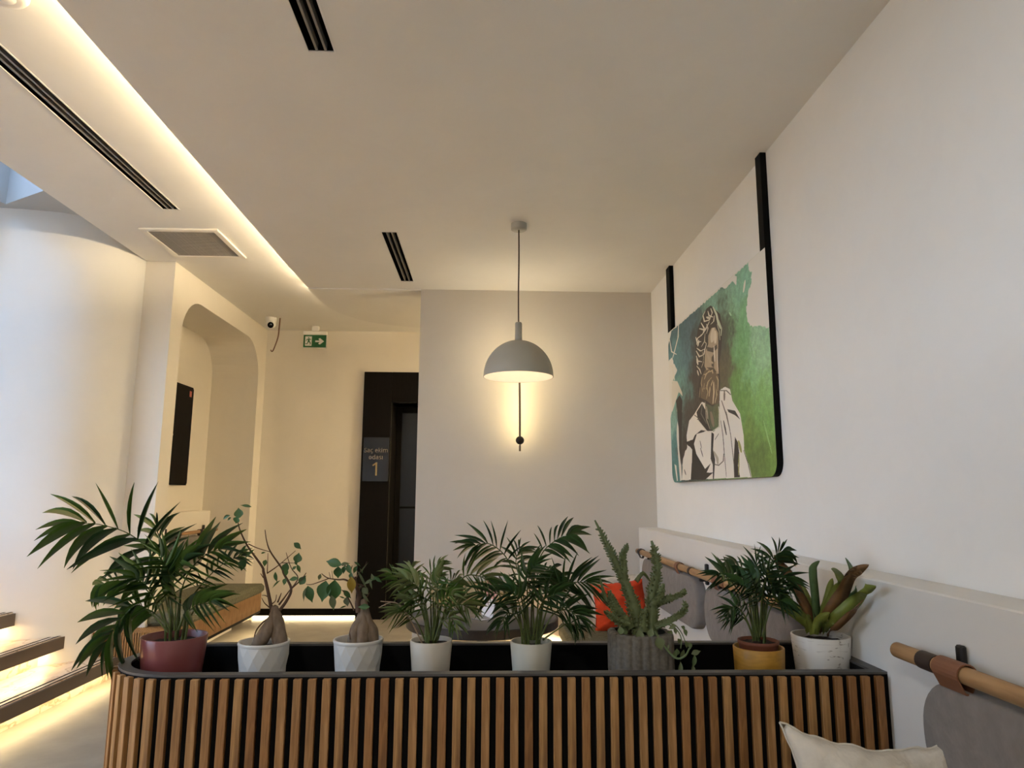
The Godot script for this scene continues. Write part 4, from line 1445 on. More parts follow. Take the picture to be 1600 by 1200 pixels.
# shapes of the plants, in metres from the middle of each pot's foot
const PINK_FRONDS := [
	[[Vector3(-0.014, 0.160, -0.010), Vector3(-0.041, 0.267, -0.003), Vector3(-0.081, 0.370, 0.008), Vector3(-0.136, 0.428, 0.021), Vector3(-0.213, 0.457, 0.035), Vector3(-0.267, 0.462, 0.050)], 0.165, 9, 0.38, 0.80],
	[[Vector3(0.009, 0.163, 0.010), Vector3(0.015, 0.261, 0.018), Vector3(0.040, 0.328, 0.030), Vector3(0.086, 0.373, 0.044), Vector3(0.137, 0.392, 0.060)], 0.105, 10, 0.42, 0.80],
	[[Vector3(0.012, 0.162, 0.000), Vector3(0.031, 0.239, -0.008), Vector3(0.069, 0.300, -0.020), Vector3(0.112, 0.344, -0.034), Vector3(0.157, 0.365, -0.050)], 0.055, 10, 0.40, 0.70],
	[[Vector3(-0.029, 0.158, -0.020), Vector3(-0.080, 0.246, -0.027), Vector3(-0.139, 0.289, -0.036), Vector3(-0.201, 0.292, -0.048), Vector3(-0.241, 0.277, -0.060)], 0.085, 9, 0.40, 0.60],
	[[Vector3(-0.007, 0.162, 0.030), Vector3(-0.051, 0.211, 0.035), Vector3(-0.091, 0.237, 0.042), Vector3(-0.121, 0.209, 0.051), Vector3(-0.140, 0.173, 0.060), Vector3(-0.147, 0.150, 0.070)], 0.130, 9, 0.30, 0.85],
	[[Vector3(-0.015, 0.158, -0.020), Vector3(-0.045, 0.253, -0.037), Vector3(-0.083, 0.360, -0.061), Vector3(-0.115, 0.441, -0.090)], 0.100, 8, 0.45, 0.50],
	[[Vector3(-0.005, 0.165, 0.020), Vector3(-0.039, 0.237, 0.037), Vector3(-0.063, 0.293, 0.061), Vector3(-0.083, 0.314, 0.090)], 0.100, 9, 0.35, 0.60],
	[[Vector3(0.001, 0.162, 0.000), Vector3(-0.008, 0.244, 0.019), Vector3(0.006, 0.308, 0.047), Vector3(0.048, 0.355, 0.080)], 0.100, 9, 0.40, 0.55],
	[[Vector3(-0.013, 0.162, 0.000), Vector3(-0.062, 0.203, -0.012), Vector3(-0.104, 0.218, -0.030), Vector3(-0.153, 0.224, -0.050)], 0.090, 8, 0.35, 0.60],
	[[Vector3(0.016, 0.165, 0.020), Vector3(0.039, 0.211, 0.032), Vector3(0.080, 0.239, 0.050), Vector3(0.123, 0.248, 0.070)], 0.085, 8, 0.35, 0.60],
	[[Vector3(0.006, 0.165, 0.020), Vector3(0.011, 0.255, 0.039), Vector3(-0.005, 0.337, 0.067), Vector3(-0.018, 0.378, 0.100)], 0.090, 8, 0.40, 0.60],
]
const PALE_FRONDS := [
	[[Vector3(-0.011, 0.133, 0.000), Vector3(-0.036, 0.248, -0.010), Vector3(-0.080, 0.280, -0.024), Vector3(-0.124, 0.311, -0.040)], 0.060, 9, 0.40, 0.60],
	[[Vector3(0.019, 0.135, 0.010), Vector3(0.054, 0.260, 0.013), Vector3(0.094, 0.312, 0.018), Vector3(0.135, 0.315, 0.024), Vector3(0.161, 0.301, 0.030)], 0.085, 9, 0.50, 0.85],
	[[Vector3(-0.000, 0.131, -0.010), Vector3(-0.006, 0.246, -0.020), Vector3(-0.010, 0.306, -0.034), Vector3(0.011, 0.336, -0.050)], 0.055, 8, 0.45, 0.60],
	[[Vector3(0.009, 0.137, 0.020), Vector3(0.043, 0.218, 0.032), Vector3(0.081, 0.240, 0.050), Vector3(0.108, 0.233, 0.070)], 0.065, 9, 0.38, 0.70],
	[[Vector3(-0.018, 0.133, 0.000), Vector3(-0.044, 0.189, 0.012), Vector3(-0.072, 0.216, 0.030), Vector3(-0.095, 0.216, 0.050)], 0.060, 8, 0.38, 0.70],
	[[Vector3(-0.009, 0.129, -0.020), Vector3(-0.027, 0.228, -0.030), Vector3(-0.060, 0.296, -0.044), Vector3(-0.072, 0.328, -0.060)], 0.055, 8, 0.45, 0.50],
	[[Vector3(0.010, 0.133, 0.000), Vector3(0.027, 0.229, -0.014), Vector3(0.043, 0.280, -0.035), Vector3(0.065, 0.296, -0.060)], 0.060, 8, 0.42, 0.60],
	[[Vector3(0.012, 0.139, 0.030), Vector3(0.031, 0.188, 0.040), Vector3(0.057, 0.203, 0.054), Vector3(0.071, 0.188, 0.070)], 0.055, 8, 0.35, 0.70],
	[[Vector3(-0.002, 0.137, 0.020), Vector3(-0.014, 0.227, 0.032), Vector3(-0.034, 0.282, 0.050), Vector3(-0.070, 0.311, 0.070)], 0.065, 9, 0.40, 0.60],
	[[Vector3(0.004, 0.137, 0.020), Vector3(0.012, 0.227, 0.034), Vector3(0.019, 0.292, 0.055), Vector3(0.031, 0.321, 0.080)], 0.060, 9, 0.40, 0.60],
	[[Vector3(-0.001, 0.139, 0.030), Vector3(-0.016, 0.202, 0.037), Vector3(-0.038, 0.244, 0.048), Vector3(-0.059, 0.252, 0.060)], 0.060, 8, 0.40, 0.70],
	[[Vector3(0.006, 0.139, 0.030), Vector3(0.020, 0.212, 0.044), Vector3(0.039, 0.258, 0.065), Vector3(0.065, 0.270, 0.090)], 0.060, 8, 0.40, 0.60],
]
const ARCH_FRONDS := [
	[[Vector3(-0.012, 0.131, -0.010), Vector3(-0.029, 0.256, -0.012), Vector3(-0.069, 0.358, -0.014), Vector3(-0.121, 0.402, -0.017), Vector3(-0.168, 0.397, -0.020)], 0.085, 10, 0.50, 0.90],
	[[Vector3(0.008, 0.132, 0.000), Vector3(0.008, 0.293, -0.005), Vector3(0.030, 0.370, -0.012), Vector3(0.071, 0.410, -0.021), Vector3(0.114, 0.428, -0.030)], 0.085, 8, 0.55, 0.60],
	[[Vector3(-0.006, 0.129, -0.020), Vector3(-0.024, 0.272, -0.030), Vector3(-0.043, 0.344, -0.044), Vector3(-0.031, 0.381, -0.060)], 0.065, 8, 0.50, 0.60],
	[[Vector3(0.022, 0.134, 0.010), Vector3(0.050, 0.233, 0.015), Vector3(0.088, 0.284, 0.022), Vector3(0.128, 0.298, 0.031), Vector3(0.162, 0.297, 0.040)], 0.090, 11, 0.42, 0.90],
	[[Vector3(-0.019, 0.137, 0.020), Vector3(-0.051, 0.235, 0.027), Vector3(-0.090, 0.267, 0.038), Vector3(-0.138, 0.263, 0.050)], 0.075, 8, 0.42, 0.75],
	[[Vector3(0.022, 0.138, 0.030), Vector3(0.060, 0.210, 0.040), Vector3(0.099, 0.225, 0.054), Vector3(0.131, 0.205, 0.070)], 0.075, 10, 0.36, 0.80],
	[[Vector3(-0.021, 0.137, 0.020), Vector3(-0.042, 0.196, 0.030), Vector3(-0.068, 0.215, 0.044), Vector3(-0.087, 0.193, 0.060)], 0.065, 8, 0.36, 0.70],
	[[Vector3(0.002, 0.128, -0.020), Vector3(0.006, 0.253, -0.034), Vector3(0.029, 0.308, -0.055), Vector3(0.064, 0.316, -0.080)], 0.075, 9, 0.42, 0.60],
	[[Vector3(-0.005, 0.137, 0.020), Vector3(-0.013, 0.245, 0.034), Vector3(-0.010, 0.310, 0.055), Vector3(0.010, 0.348, 0.080)], 0.080, 9, 0.40, 0.60],
	[[Vector3(0.033, 0.134, 0.010), Vector3(0.070, 0.159, 0.008), Vector3(0.108, 0.179, 0.004), Vector3(0.137, 0.161, 0.000)], 0.050, 6, 0.55, 0.80],
	[[Vector3(0.002, 0.139, 0.030), Vector3(0.016, 0.211, 0.044), Vector3(0.036, 0.258, 0.065), Vector3(0.063, 0.270, 0.090)], 0.075, 9, 0.40, 0.70],
	[[Vector3(-0.007, 0.139, 0.030), Vector3(-0.028, 0.211, 0.042), Vector3(-0.043, 0.257, 0.060), Vector3(-0.066, 0.278, 0.080)], 0.070, 9, 0.40, 0.70],
	[[Vector3(0.013, 0.128, -0.020), Vector3(0.033, 0.216, -0.034), Vector3(0.054, 0.268, -0.055), Vector3(0.088, 0.294, -0.080)], 0.075, 9, 0.40, 0.60],
]
const YEL_FRONDS := [
	[[Vector3(-0.008, 0.140, 0.000), Vector3(-0.031, 0.222, 0.005), Vector3(-0.066, 0.286, 0.012), Vector3(-0.102, 0.316, 0.021), Vector3(-0.126, 0.318, 0.030)], 0.065, 10, 0.45, 0.80],
	[[Vector3(-0.001, 0.138, -0.010), Vector3(-0.008, 0.255, -0.020), Vector3(-0.021, 0.322, -0.034), Vector3(-0.049, 0.337, -0.050)], 0.065, 9, 0.45, 0.60],
	[[Vector3(0.007, 0.136, -0.020), Vector3(0.009, 0.263, -0.028), Vector3(0.022, 0.345, -0.040)], 0.070, 8, 0.45, 0.60],
	[[Vector3(0.007, 0.140, 0.000), Vector3(0.027, 0.266, -0.005), Vector3(0.062, 0.359, -0.012), Vector3(0.094, 0.381, -0.020)], 0.070, 9, 0.50, 0.70],
	[[Vector3(0.013, 0.142, 0.010), Vector3(0.032, 0.260, 0.020), Vector3(0.057, 0.305, 0.034), Vector3(0.077, 0.304, 0.050)], 0.070, 9, 0.45, 0.80],
	[[Vector3(-0.021, 0.144, 0.020), Vector3(-0.048, 0.204, 0.030), Vector3(-0.080, 0.233, 0.044), Vector3(-0.107, 0.220, 0.060)], 0.055, 9, 0.40, 0.80],
	[[Vector3(-0.023, 0.144, 0.020), Vector3(-0.041, 0.189, 0.022), Vector3(-0.068, 0.207, 0.026), Vector3(-0.090, 0.194, 0.030)], 0.050, 7, 0.40, 0.80],
	[[Vector3(0.001, 0.145, 0.030), Vector3(0.021, 0.219, 0.042), Vector3(0.038, 0.251, 0.060), Vector3(0.051, 0.244, 0.080)], 0.060, 9, 0.40, 0.70],
	[[Vector3(-0.012, 0.145, 0.030), Vector3(-0.032, 0.237, 0.044), Vector3(-0.052, 0.284, 0.065), Vector3(-0.086, 0.301, 0.090)], 0.065, 9, 0.40, 0.60],
	[[Vector3(-0.006, 0.145, 0.030), Vector3(-0.001, 0.246, 0.044), Vector3(0.005, 0.311, 0.065), Vector3(0.011, 0.340, 0.090)], 0.065, 9, 0.40, 0.60],
	[[Vector3(-0.006, 0.144, 0.020), Vector3(-0.015, 0.227, 0.039), Vector3(-0.030, 0.293, 0.067), Vector3(-0.056, 0.333, 0.100)], 0.060, 9, 0.40, 0.60],
	[[Vector3(0.007, 0.140, 0.000), Vector3(0.021, 0.223, 0.014), Vector3(0.034, 0.271, 0.035), Vector3(0.043, 0.283, 0.060)], 0.065, 9, 0.40, 0.70],
]
const BARE_BRANCHES := [[[Vector3(0.016, 0.216, 0.000), Vector3(0.003, 0.270, 0.003), Vector3(-0.011, 0.322, 0.007), Vector3(-0.016, 0.341, 0.012), Vector3(-0.056, 0.395, 0.018), Vector3(-0.078, 0.437, 0.024), Vector3(-0.086, 0.465, 0.030)], 0.0052, 0.0013],
	[[Vector3(-0.056, 0.404, 0.020), Vector3(-0.030, 0.391, 0.012), Vector3(0.002, 0.380, 0.000)], 0.0016, 0.0009],
	[[Vector3(0.038, 0.216, 0.000), Vector3(0.056, 0.242, -0.002), Vector3(0.067, 0.276, -0.004), Vector3(0.043, 0.317, -0.007), Vector3(0.034, 0.334, -0.010), Vector3(-0.001, 0.379, -0.013), Vector3(-0.015, 0.410, -0.016), Vector3(-0.023, 0.442, -0.020)], 0.0046, 0.0011],
	[[Vector3(0.068, 0.276, 0.000), Vector3(0.098, 0.302, 0.012), Vector3(0.116, 0.324, 0.030)], 0.0022, 0.0010],
	[[Vector3(0.068, 0.276, 0.000), Vector3(0.089, 0.308, 0.012), Vector3(0.073, 0.338, 0.030), Vector3(0.062, 0.382, 0.050)], 0.0020, 0.0008],
	[[Vector3(-0.004, 0.319, 0.000), Vector3(0.014, 0.332, -0.007), Vector3(0.031, 0.347, -0.018), Vector3(0.067, 0.381, -0.030)], 0.0018, 0.0008],
	[[Vector3(-0.003, 0.321, 0.000), Vector3(0.002, 0.378, 0.020)], 0.0014, 0.0007],
	[[Vector3(0.036, 0.232, 0.000), Vector3(0.045, 0.249, -0.020), Vector3(0.051, 0.266, -0.050)], 0.0030, 0.0015],
	[[Vector3(0.012, 0.222, 0.000), Vector3(0.000, 0.238, 0.016), Vector3(-0.002, 0.256, 0.040)], 0.0018, 0.0008],
	[[Vector3(0.005, 0.252, 0.000), Vector3(-0.001, 0.259, 0.012), Vector3(-0.005, 0.262, 0.030)], 0.0013, 0.0006],
	[[Vector3(0.019, 0.225, 0.000), Vector3(0.016, 0.233, 0.005), Vector3(0.028, 0.244, 0.012), Vector3(0.033, 0.262, 0.020)], 0.0022, 0.0008],
	[[Vector3(0.032, 0.239, 0.000), Vector3(0.040, 0.254, 0.012), Vector3(0.049, 0.268, 0.030)], 0.0025, 0.0010],
	[[Vector3(0.036, 0.349, 0.000), Vector3(0.089, 0.352, 0.040)], 0.0013, 0.0007],
	[[Vector3(-0.013, 0.307, 0.000), Vector3(-0.019, 0.320, 0.010)], 0.0016, 0.0008],
	[[Vector3(-0.058, 0.361, 0.020), Vector3(-0.036, 0.362, 0.030)], 0.0009, 0.0007],
	[[Vector3(0.017, 0.198, 0.000), Vector3(-0.002, 0.187, 0.005), Vector3(-0.019, 0.166, 0.012), Vector3(-0.022, 0.145, 0.021), Vector3(-0.019, 0.125, 0.030)], 0.0022, 0.0016]]
const BARE_LEAVES := [[Vector3(-0.096, 0.476, -0.009), 0.031, 0.026, 100], [Vector3(-0.113, 0.485, 0.019), 0.029, 0.010, 205], [Vector3(-0.116, 0.479, 0.003), 0.015, 0.006, 225], [Vector3(-0.089, 0.481, 0.024), 0.023, 0.020, 250], [Vector3(-0.051, 0.509, 0.026), 0.033, 0.008, 170], [Vector3(-0.081, 0.357, -0.024), 0.036, 0.023, 262], [Vector3(-0.017, 0.355, -0.029), 0.021, 0.014, 255], [Vector3(0.081, 0.409, 0.045), 0.028, 0.015, 320], [Vector3(0.078, 0.348, -0.007), 0.031, 0.024, 80], [Vector3(0.050, 0.348, -0.009), 0.033, 0.021, 255], [Vector3(0.097, 0.350, 0.060), 0.027, 0.010, 295], [Vector3(0.095, 0.289, 0.012), 0.031, 0.021, 60], [Vector3(0.099, 0.311, 0.045), 0.029, 0.012, 190], [Vector3(0.024, 0.325, 0.013), 0.031, 0.011, 280], [Vector3(0.060, 0.309, 0.028), 0.022, 0.013, 250], [Vector3(-0.073, 0.398, -0.016), 0.033, 0.009, 240], [Vector3(-0.035, 0.389, 0.027), 0.035, 0.008, 225], [Vector3(-0.009, 0.379, 0.048), 0.014, 0.005, 20], [Vector3(0.041, 0.302, 0.017), 0.031, 0.005, 225], [Vector3(0.061, 0.337, 0.037), 0.023, 0.012, 270], [Vector3(0.077, 0.333, 0.030), 0.015, 0.008, 45], [Vector3(0.068, 0.352, -0.024), 0.015, 0.008, 300]]
const FULL_BRANCHES := [[[Vector3(-0.001, 0.211, 0.000), Vector3(-0.006, 0.236, 0.000), Vector3(-0.003, 0.259, 0.000), Vector3(-0.013, 0.287, 0.000), Vector3(-0.016, 0.310, 0.000)], 0.0100, 0.0030],
	[[Vector3(-0.016, 0.287, 0.000), Vector3(-0.044, 0.302, 0.005), Vector3(-0.063, 0.303, 0.012), Vector3(-0.091, 0.309, 0.021), Vector3(-0.107, 0.322, 0.030)], 0.0030, 0.0010],
	[[Vector3(-0.086, 0.308, 0.020), Vector3(-0.130, 0.293, 0.032), Vector3(-0.144, 0.295, 0.050)], 0.0014, 0.0007],
	[[Vector3(-0.016, 0.298, 0.000), Vector3(-0.036, 0.326, -0.005), Vector3(-0.049, 0.340, -0.012), Vector3(-0.060, 0.339, -0.020)], 0.0025, 0.0010],
	[[Vector3(-0.013, 0.290, 0.000), Vector3(0.006, 0.283, -0.012), Vector3(0.015, 0.269, -0.030)], 0.0025, 0.0010],
	[[Vector3(-0.015, 0.301, 0.000), Vector3(-0.004, 0.322, 0.005), Vector3(0.011, 0.340, 0.012), Vector3(0.019, 0.355, 0.020)], 0.0016, 0.0007],
	[[Vector3(-0.016, 0.216, 0.000), Vector3(-0.032, 0.252, 0.012), Vector3(-0.047, 0.277, 0.030)], 0.0024, 0.0010],
	[[Vector3(-0.016, 0.298, 0.000), Vector3(-0.026, 0.323, 0.016), Vector3(-0.019, 0.345, 0.040)], 0.0020, 0.0010],
	[[Vector3(-0.001, 0.225, 0.000), Vector3(0.014, 0.246, -0.008), Vector3(0.023, 0.262, -0.020)], 0.0020, 0.0010],
	[[Vector3(-0.009, 0.270, 0.000), Vector3(0.010, 0.287, -0.020), Vector3(0.034, 0.301, -0.050)], 0.0020, 0.0010],
	[[Vector3(-0.083, 0.306, 0.020), Vector3(-0.086, 0.326, 0.030)], 0.0010, 0.0006],
	[[Vector3(-0.076, 0.305, 0.020), Vector3(-0.078, 0.330, 0.030)], 0.0010, 0.0006],
	[[Vector3(-0.019, 0.170, 0.020), Vector3(-0.021, 0.154, 0.024), Vector3(-0.018, 0.141, 0.030)], 0.0022, 0.0018]]
const FULL_LEAVES := [[Vector3(-0.051, 0.345, 0.026), 0.054, 0.025, 165], [Vector3(-0.092, 0.303, 0.037), 0.060, 0.038, 262], [Vector3(-0.066, 0.306, 0.042), 0.066, 0.041, 268], [Vector3(-0.071, 0.266, 0.055), 0.044, 0.019, 280], [Vector3(-0.143, 0.289, 0.037), 0.051, 0.025, 290], [Vector3(-0.143, 0.287, 0.053), 0.041, 0.008, 262], [Vector3(-0.123, 0.315, -0.027), 0.020, 0.010, 255], [Vector3(-0.064, 0.340, 0.012), 0.035, 0.025, 270], [Vector3(-0.018, 0.317, 0.055), 0.051, 0.024, 275], [Vector3(-0.021, 0.324, 0.028), 0.022, 0.014, 260], [Vector3(-0.050, 0.349, 0.051), 0.028, 0.009, 10], [Vector3(-0.025, 0.350, -0.020), 0.025, 0.006, 330], [Vector3(0.003, 0.323, 0.012), 0.035, 0.004, 60], [Vector3(-0.013, 0.326, -0.008), 0.066, 0.007, 300], [Vector3(0.009, 0.268, 0.019), 0.038, 0.008, 305], [Vector3(-0.045, 0.275, 0.022), 0.035, 0.014, 315], [Vector3(-0.045, 0.249, -0.029), 0.028, 0.019, 280], [Vector3(0.025, 0.302, -0.010), 0.028, 0.011, 10], [Vector3(0.040, 0.306, -0.005), 0.025, 0.009, 330], [Vector3(0.033, 0.310, 0.052), 0.032, 0.006, 290], [Vector3(-0.032, 0.350, 0.039), 0.032, 0.016, 290], [Vector3(-0.014, 0.339, -0.016), 0.028, 0.011, 240], [Vector3(0.041, 0.305, 0.042), 0.028, 0.009, 200], [Vector3(-0.012, 0.266, -0.018), 0.025, 0.008, 60], [Vector3(0.033, 0.229, 0.026), 0.035, 0.016, 180], [Vector3(0.001, 0.276, -0.019), 0.028, 0.019, 320], [Vector3(-0.044, 0.224, -0.030), 0.022, 0.004, 200], [Vector3(-0.034, 0.256, 0.048), 0.019, 0.004, 160], [Vector3(-0.050, 0.340, -0.011), 0.025, 0.013, 260], [Vector3(0.003, 0.318, -0.011), 0.019, 0.005, 120], [Vector3(0.044, 0.308, 0.058), 0.019, 0.009, 100]]
const STRAP_LEAVES := [[[Vector3(-0.033, 0.154, 0.000), Vector3(-0.037, 0.177, 0.008), Vector3(-0.099, 0.242, 0.020), Vector3(-0.148, 0.306, 0.034), Vector3(-0.172, 0.336, 0.050)], 0.0312, 0],
	[[Vector3(-0.017, 0.152, -0.010), Vector3(-0.017, 0.185, -0.011), Vector3(-0.045, 0.249, -0.013), Vector3(-0.073, 0.308, -0.015), Vector3(-0.105, 0.349, -0.017), Vector3(-0.116, 0.372, -0.020)], 0.0331, 2],
	[[Vector3(-0.041, 0.155, 0.020), Vector3(-0.054, 0.184, 0.032), Vector3(-0.112, 0.226, 0.050), Vector3(-0.162, 0.264, 0.070)], 0.0292, 0],
	[[Vector3(-0.001, 0.148, -0.030), Vector3(0.002, 0.187, -0.038), Vector3(-0.008, 0.247, -0.050), Vector3(-0.026, 0.286, -0.064), Vector3(-0.044, 0.310, -0.080)], 0.0156, 0],
	[[Vector3(-0.001, 0.152, -0.010), Vector3(-0.001, 0.188, -0.012), Vector3(-0.001, 0.255, -0.016), Vector3(-0.001, 0.316, -0.020), Vector3(0.006, 0.338, -0.025), Vector3(0.027, 0.354, -0.030)], 0.0253, 1],
	[[Vector3(0.009, 0.150, -0.020), Vector3(0.012, 0.186, -0.027), Vector3(0.040, 0.227, -0.036), Vector3(0.064, 0.279, -0.048), Vector3(0.078, 0.299, -0.060)], 0.0215, 0],
	[[Vector3(0.004, 0.151, 0.000), Vector3(0.002, 0.190, 0.015), Vector3(0.031, 0.259, 0.036), Vector3(0.042, 0.302, 0.062), Vector3(0.015, 0.332, 0.090), Vector3(-0.013, 0.346, 0.120)], 0.0312, 0],
	[[Vector3(0.000, 0.155, 0.020), Vector3(-0.009, 0.197, 0.058), Vector3(0.015, 0.276, 0.113), Vector3(0.015, 0.336, 0.178), Vector3(0.024, 0.370, 0.250)], 0.0390, 2],
	[[Vector3(0.007, 0.154, 0.000), Vector3(0.023, 0.218, 0.021), Vector3(0.057, 0.291, 0.053), Vector3(0.059, 0.337, 0.089), Vector3(0.024, 0.377, 0.130)], 0.0234, 1],
	[[Vector3(0.002, 0.155, 0.030), Vector3(-0.003, 0.188, 0.070), Vector3(0.036, 0.252, 0.127), Vector3(0.038, 0.298, 0.195), Vector3(0.027, 0.318, 0.270)], 0.0370, 0],
	[[Vector3(0.008, 0.151, 0.030), Vector3(0.003, 0.175, 0.080), Vector3(0.020, 0.234, 0.154), Vector3(0.009, 0.280, 0.240)], 0.0195, 2],
	[[Vector3(0.013, 0.154, 0.000), Vector3(0.040, 0.221, 0.038), Vector3(0.061, 0.276, 0.094), Vector3(0.033, 0.305, 0.160)], 0.0195, 1],
	[[Vector3(-0.039, 0.155, 0.050), Vector3(-0.036, 0.183, 0.060), Vector3(-0.029, 0.203, 0.074), Vector3(-0.011, 0.223, 0.090)], 0.0273, 0],
	[[Vector3(-0.045, 0.155, 0.050), Vector3(-0.050, 0.177, 0.057), Vector3(-0.063, 0.199, 0.068), Vector3(-0.074, 0.216, 0.080)], 0.0253, 0]]
const FLESHY_STEMS := [[[Vector3(-0.001, 0.143, 0.000), Vector3(-0.007, 0.191, -0.001), Vector3(-0.021, 0.239, -0.002), Vector3(-0.042, 0.297, -0.004), Vector3(-0.069, 0.356, -0.006), Vector3(-0.098, 0.415, -0.008), Vector3(-0.126, 0.473, -0.010)], 0.0230, 0.0030],
	[[Vector3(0.027, 0.148, 0.010), Vector3(0.033, 0.205, 0.009), Vector3(0.038, 0.264, 0.007), Vector3(0.053, 0.323, 0.005), Vector3(0.050, 0.374, 0.003), Vector3(0.041, 0.414, 0.000)], 0.0210, 0.0040],
	[[Vector3(-0.046, 0.298, 0.000), Vector3(-0.045, 0.339, 0.003), Vector3(-0.048, 0.372, 0.008), Vector3(-0.041, 0.387, 0.014), Vector3(-0.035, 0.408, 0.020)], 0.0120, 0.0030],
	[[Vector3(-0.030, 0.171, 0.020), Vector3(-0.053, 0.203, 0.025), Vector3(-0.078, 0.221, 0.032), Vector3(-0.104, 0.248, 0.041), Vector3(-0.122, 0.269, 0.050)], 0.0120, 0.0050],
	[[Vector3(-0.106, 0.249, 0.050), Vector3(-0.116, 0.283, 0.054), Vector3(-0.125, 0.317, 0.060)], 0.0070, 0.0020],
	[[Vector3(-0.061, 0.213, 0.030), Vector3(-0.079, 0.240, 0.037), Vector3(-0.093, 0.265, 0.048), Vector3(-0.102, 0.277, 0.060)], 0.0110, 0.0030],
	[[Vector3(0.029, 0.222, 0.010), Vector3(0.063, 0.244, 0.015), Vector3(0.097, 0.255, 0.022), Vector3(0.122, 0.268, 0.031), Vector3(0.125, 0.282, 0.040)], 0.0120, 0.0020],
	[[Vector3(0.037, 0.173, 0.030), Vector3(0.074, 0.190, 0.035), Vector3(0.107, 0.210, 0.042), Vector3(0.123, 0.230, 0.051), Vector3(0.113, 0.252, 0.060)], 0.0100, 0.0020],
	[[Vector3(0.034, 0.237, 0.030), Vector3(0.053, 0.264, 0.038), Vector3(0.061, 0.296, 0.050)], 0.0110, 0.0050],
	[[Vector3(-0.003, 0.295, -0.020), Vector3(0.019, 0.317, -0.024), Vector3(0.040, 0.294, -0.030)], 0.0080, 0.0030],
	[[Vector3(-0.037, 0.182, 0.030), Vector3(-0.075, 0.193, 0.037), Vector3(-0.096, 0.209, 0.048), Vector3(-0.114, 0.222, 0.060)], 0.0100, 0.0030],
	[[Vector3(0.000, 0.165, 0.040), Vector3(0.000, 0.204, 0.044), Vector3(0.009, 0.228, 0.050)], 0.0150, 0.0050]]
const TRAILING_STEMS := [[[Vector3(0.027, 0.169, 0.070), Vector3(0.049, 0.135, 0.076), Vector3(0.070, 0.108, 0.085), Vector3(0.086, 0.101, 0.096), Vector3(0.102, 0.112, 0.107), Vector3(0.109, 0.133, 0.120)], 0.0035, 0.0025],
	[[Vector3(0.037, 0.172, 0.050), Vector3(0.067, 0.185, 0.058), Vector3(0.091, 0.171, 0.070), Vector3(0.098, 0.151, 0.084), Vector3(0.091, 0.129, 0.100)], 0.0020, 0.0015],
	[[Vector3(0.042, 0.176, 0.050), Vector3(0.080, 0.187, 0.057), Vector3(0.101, 0.168, 0.068), Vector3(0.111, 0.140, 0.080)], 0.0020, 0.0012]]
const TRAILING_LEAVES := [[Vector3(0.140, 0.104, 0.012), 0.040, 0.013, 262], [Vector3(0.136, 0.076, 0.004), 0.040, 0.012, 268], [Vector3(0.140, 0.099, -0.018), 0.029, 0.016, 20], [Vector3(0.090, 0.094, 0.048), 0.048, 0.013, 262], [Vector3(0.122, 0.109, -0.029), 0.035, 0.013, 250], [Vector3(0.090, 0.121, 0.015), 0.024, 0.016, 265], [Vector3(0.027, 0.160, 0.051), 0.037, 0.029, 285], [Vector3(-0.037, 0.152, -0.023), 0.040, 0.035, 255], [Vector3(-0.023, 0.153, 0.020), 0.035, 0.027, 270], [Vector3(-0.017, 0.146, 0.025), 0.032, 0.024, 90], [Vector3(-0.040, 0.160, -0.026), 0.029, 0.021, 170], [Vector3(0.113, 0.172, 0.004), 0.024, 0.012, 300], [Vector3(0.088, 0.152, 0.033), 0.019, 0.012, 300], [Vector3(0.115, 0.141, 0.011), 0.024, 0.011, 290], [Vector3(0.084, 0.187, 0.035), 0.024, 0.013, 200], [Vector3(0.085, 0.165, -0.016), 0.027, 0.016, 240], [Vector3(0.132, 0.133, -0.009), 0.019, 0.013, 280], [Vector3(0.113, 0.175, -0.020), 0.019, 0.011, 330], [Vector3(0.087, 0.117, 0.016), 0.032, 0.013, 250], [Vector3(0.003, 0.161, 0.053), 0.027, 0.019, 70], [Vector3(0.067, 0.133, 0.023), 0.029, 0.013, 225], [Vector3(0.078, 0.184, 0.040), 0.021, 0.011, 280], [Vector3(-0.067, 0.158, 0.005), 0.024, 0.019, 90]]

# the print, as shares of its width and height
const PRINT_WASH := [Vector2(0.060, 0.005), Vector2(0.175, 0.009), Vector2(0.498, 0.010), Vector2(0.648, 0.008), Vector2(0.695, 0.035), Vector2(0.752, 0.025), Vector2(0.780, 0.061), Vector2(0.788, 0.022), Vector2(0.769, 0.006), Vector2(0.881, 0.004), Vector2(0.881, 0.038), Vector2(0.902, 0.059), Vector2(0.898, 0.108), Vector2(0.870, 0.143), Vector2(0.860, 0.162), Vector2(0.849, 0.229), Vector2(0.855, 0.278), Vector2(0.869, 0.303), Vector2(0.974, 0.347), Vector2(0.974, 0.352), Vector2(1.000, 0.361), Vector2(1.023, 1.039), Vector2(-0.049, 1.019), Vector2(-0.053, 0.779), Vector2(-0.006, 0.584), Vector2(0.066, 0.474), Vector2(0.044, 0.345), Vector2(0.121, 0.291), Vector2(0.074, 0.229), Vector2(0.046, 0.181), Vector2(-0.010, 0.193), Vector2(-0.008, 0.104), Vector2(0.034, 0.041)]
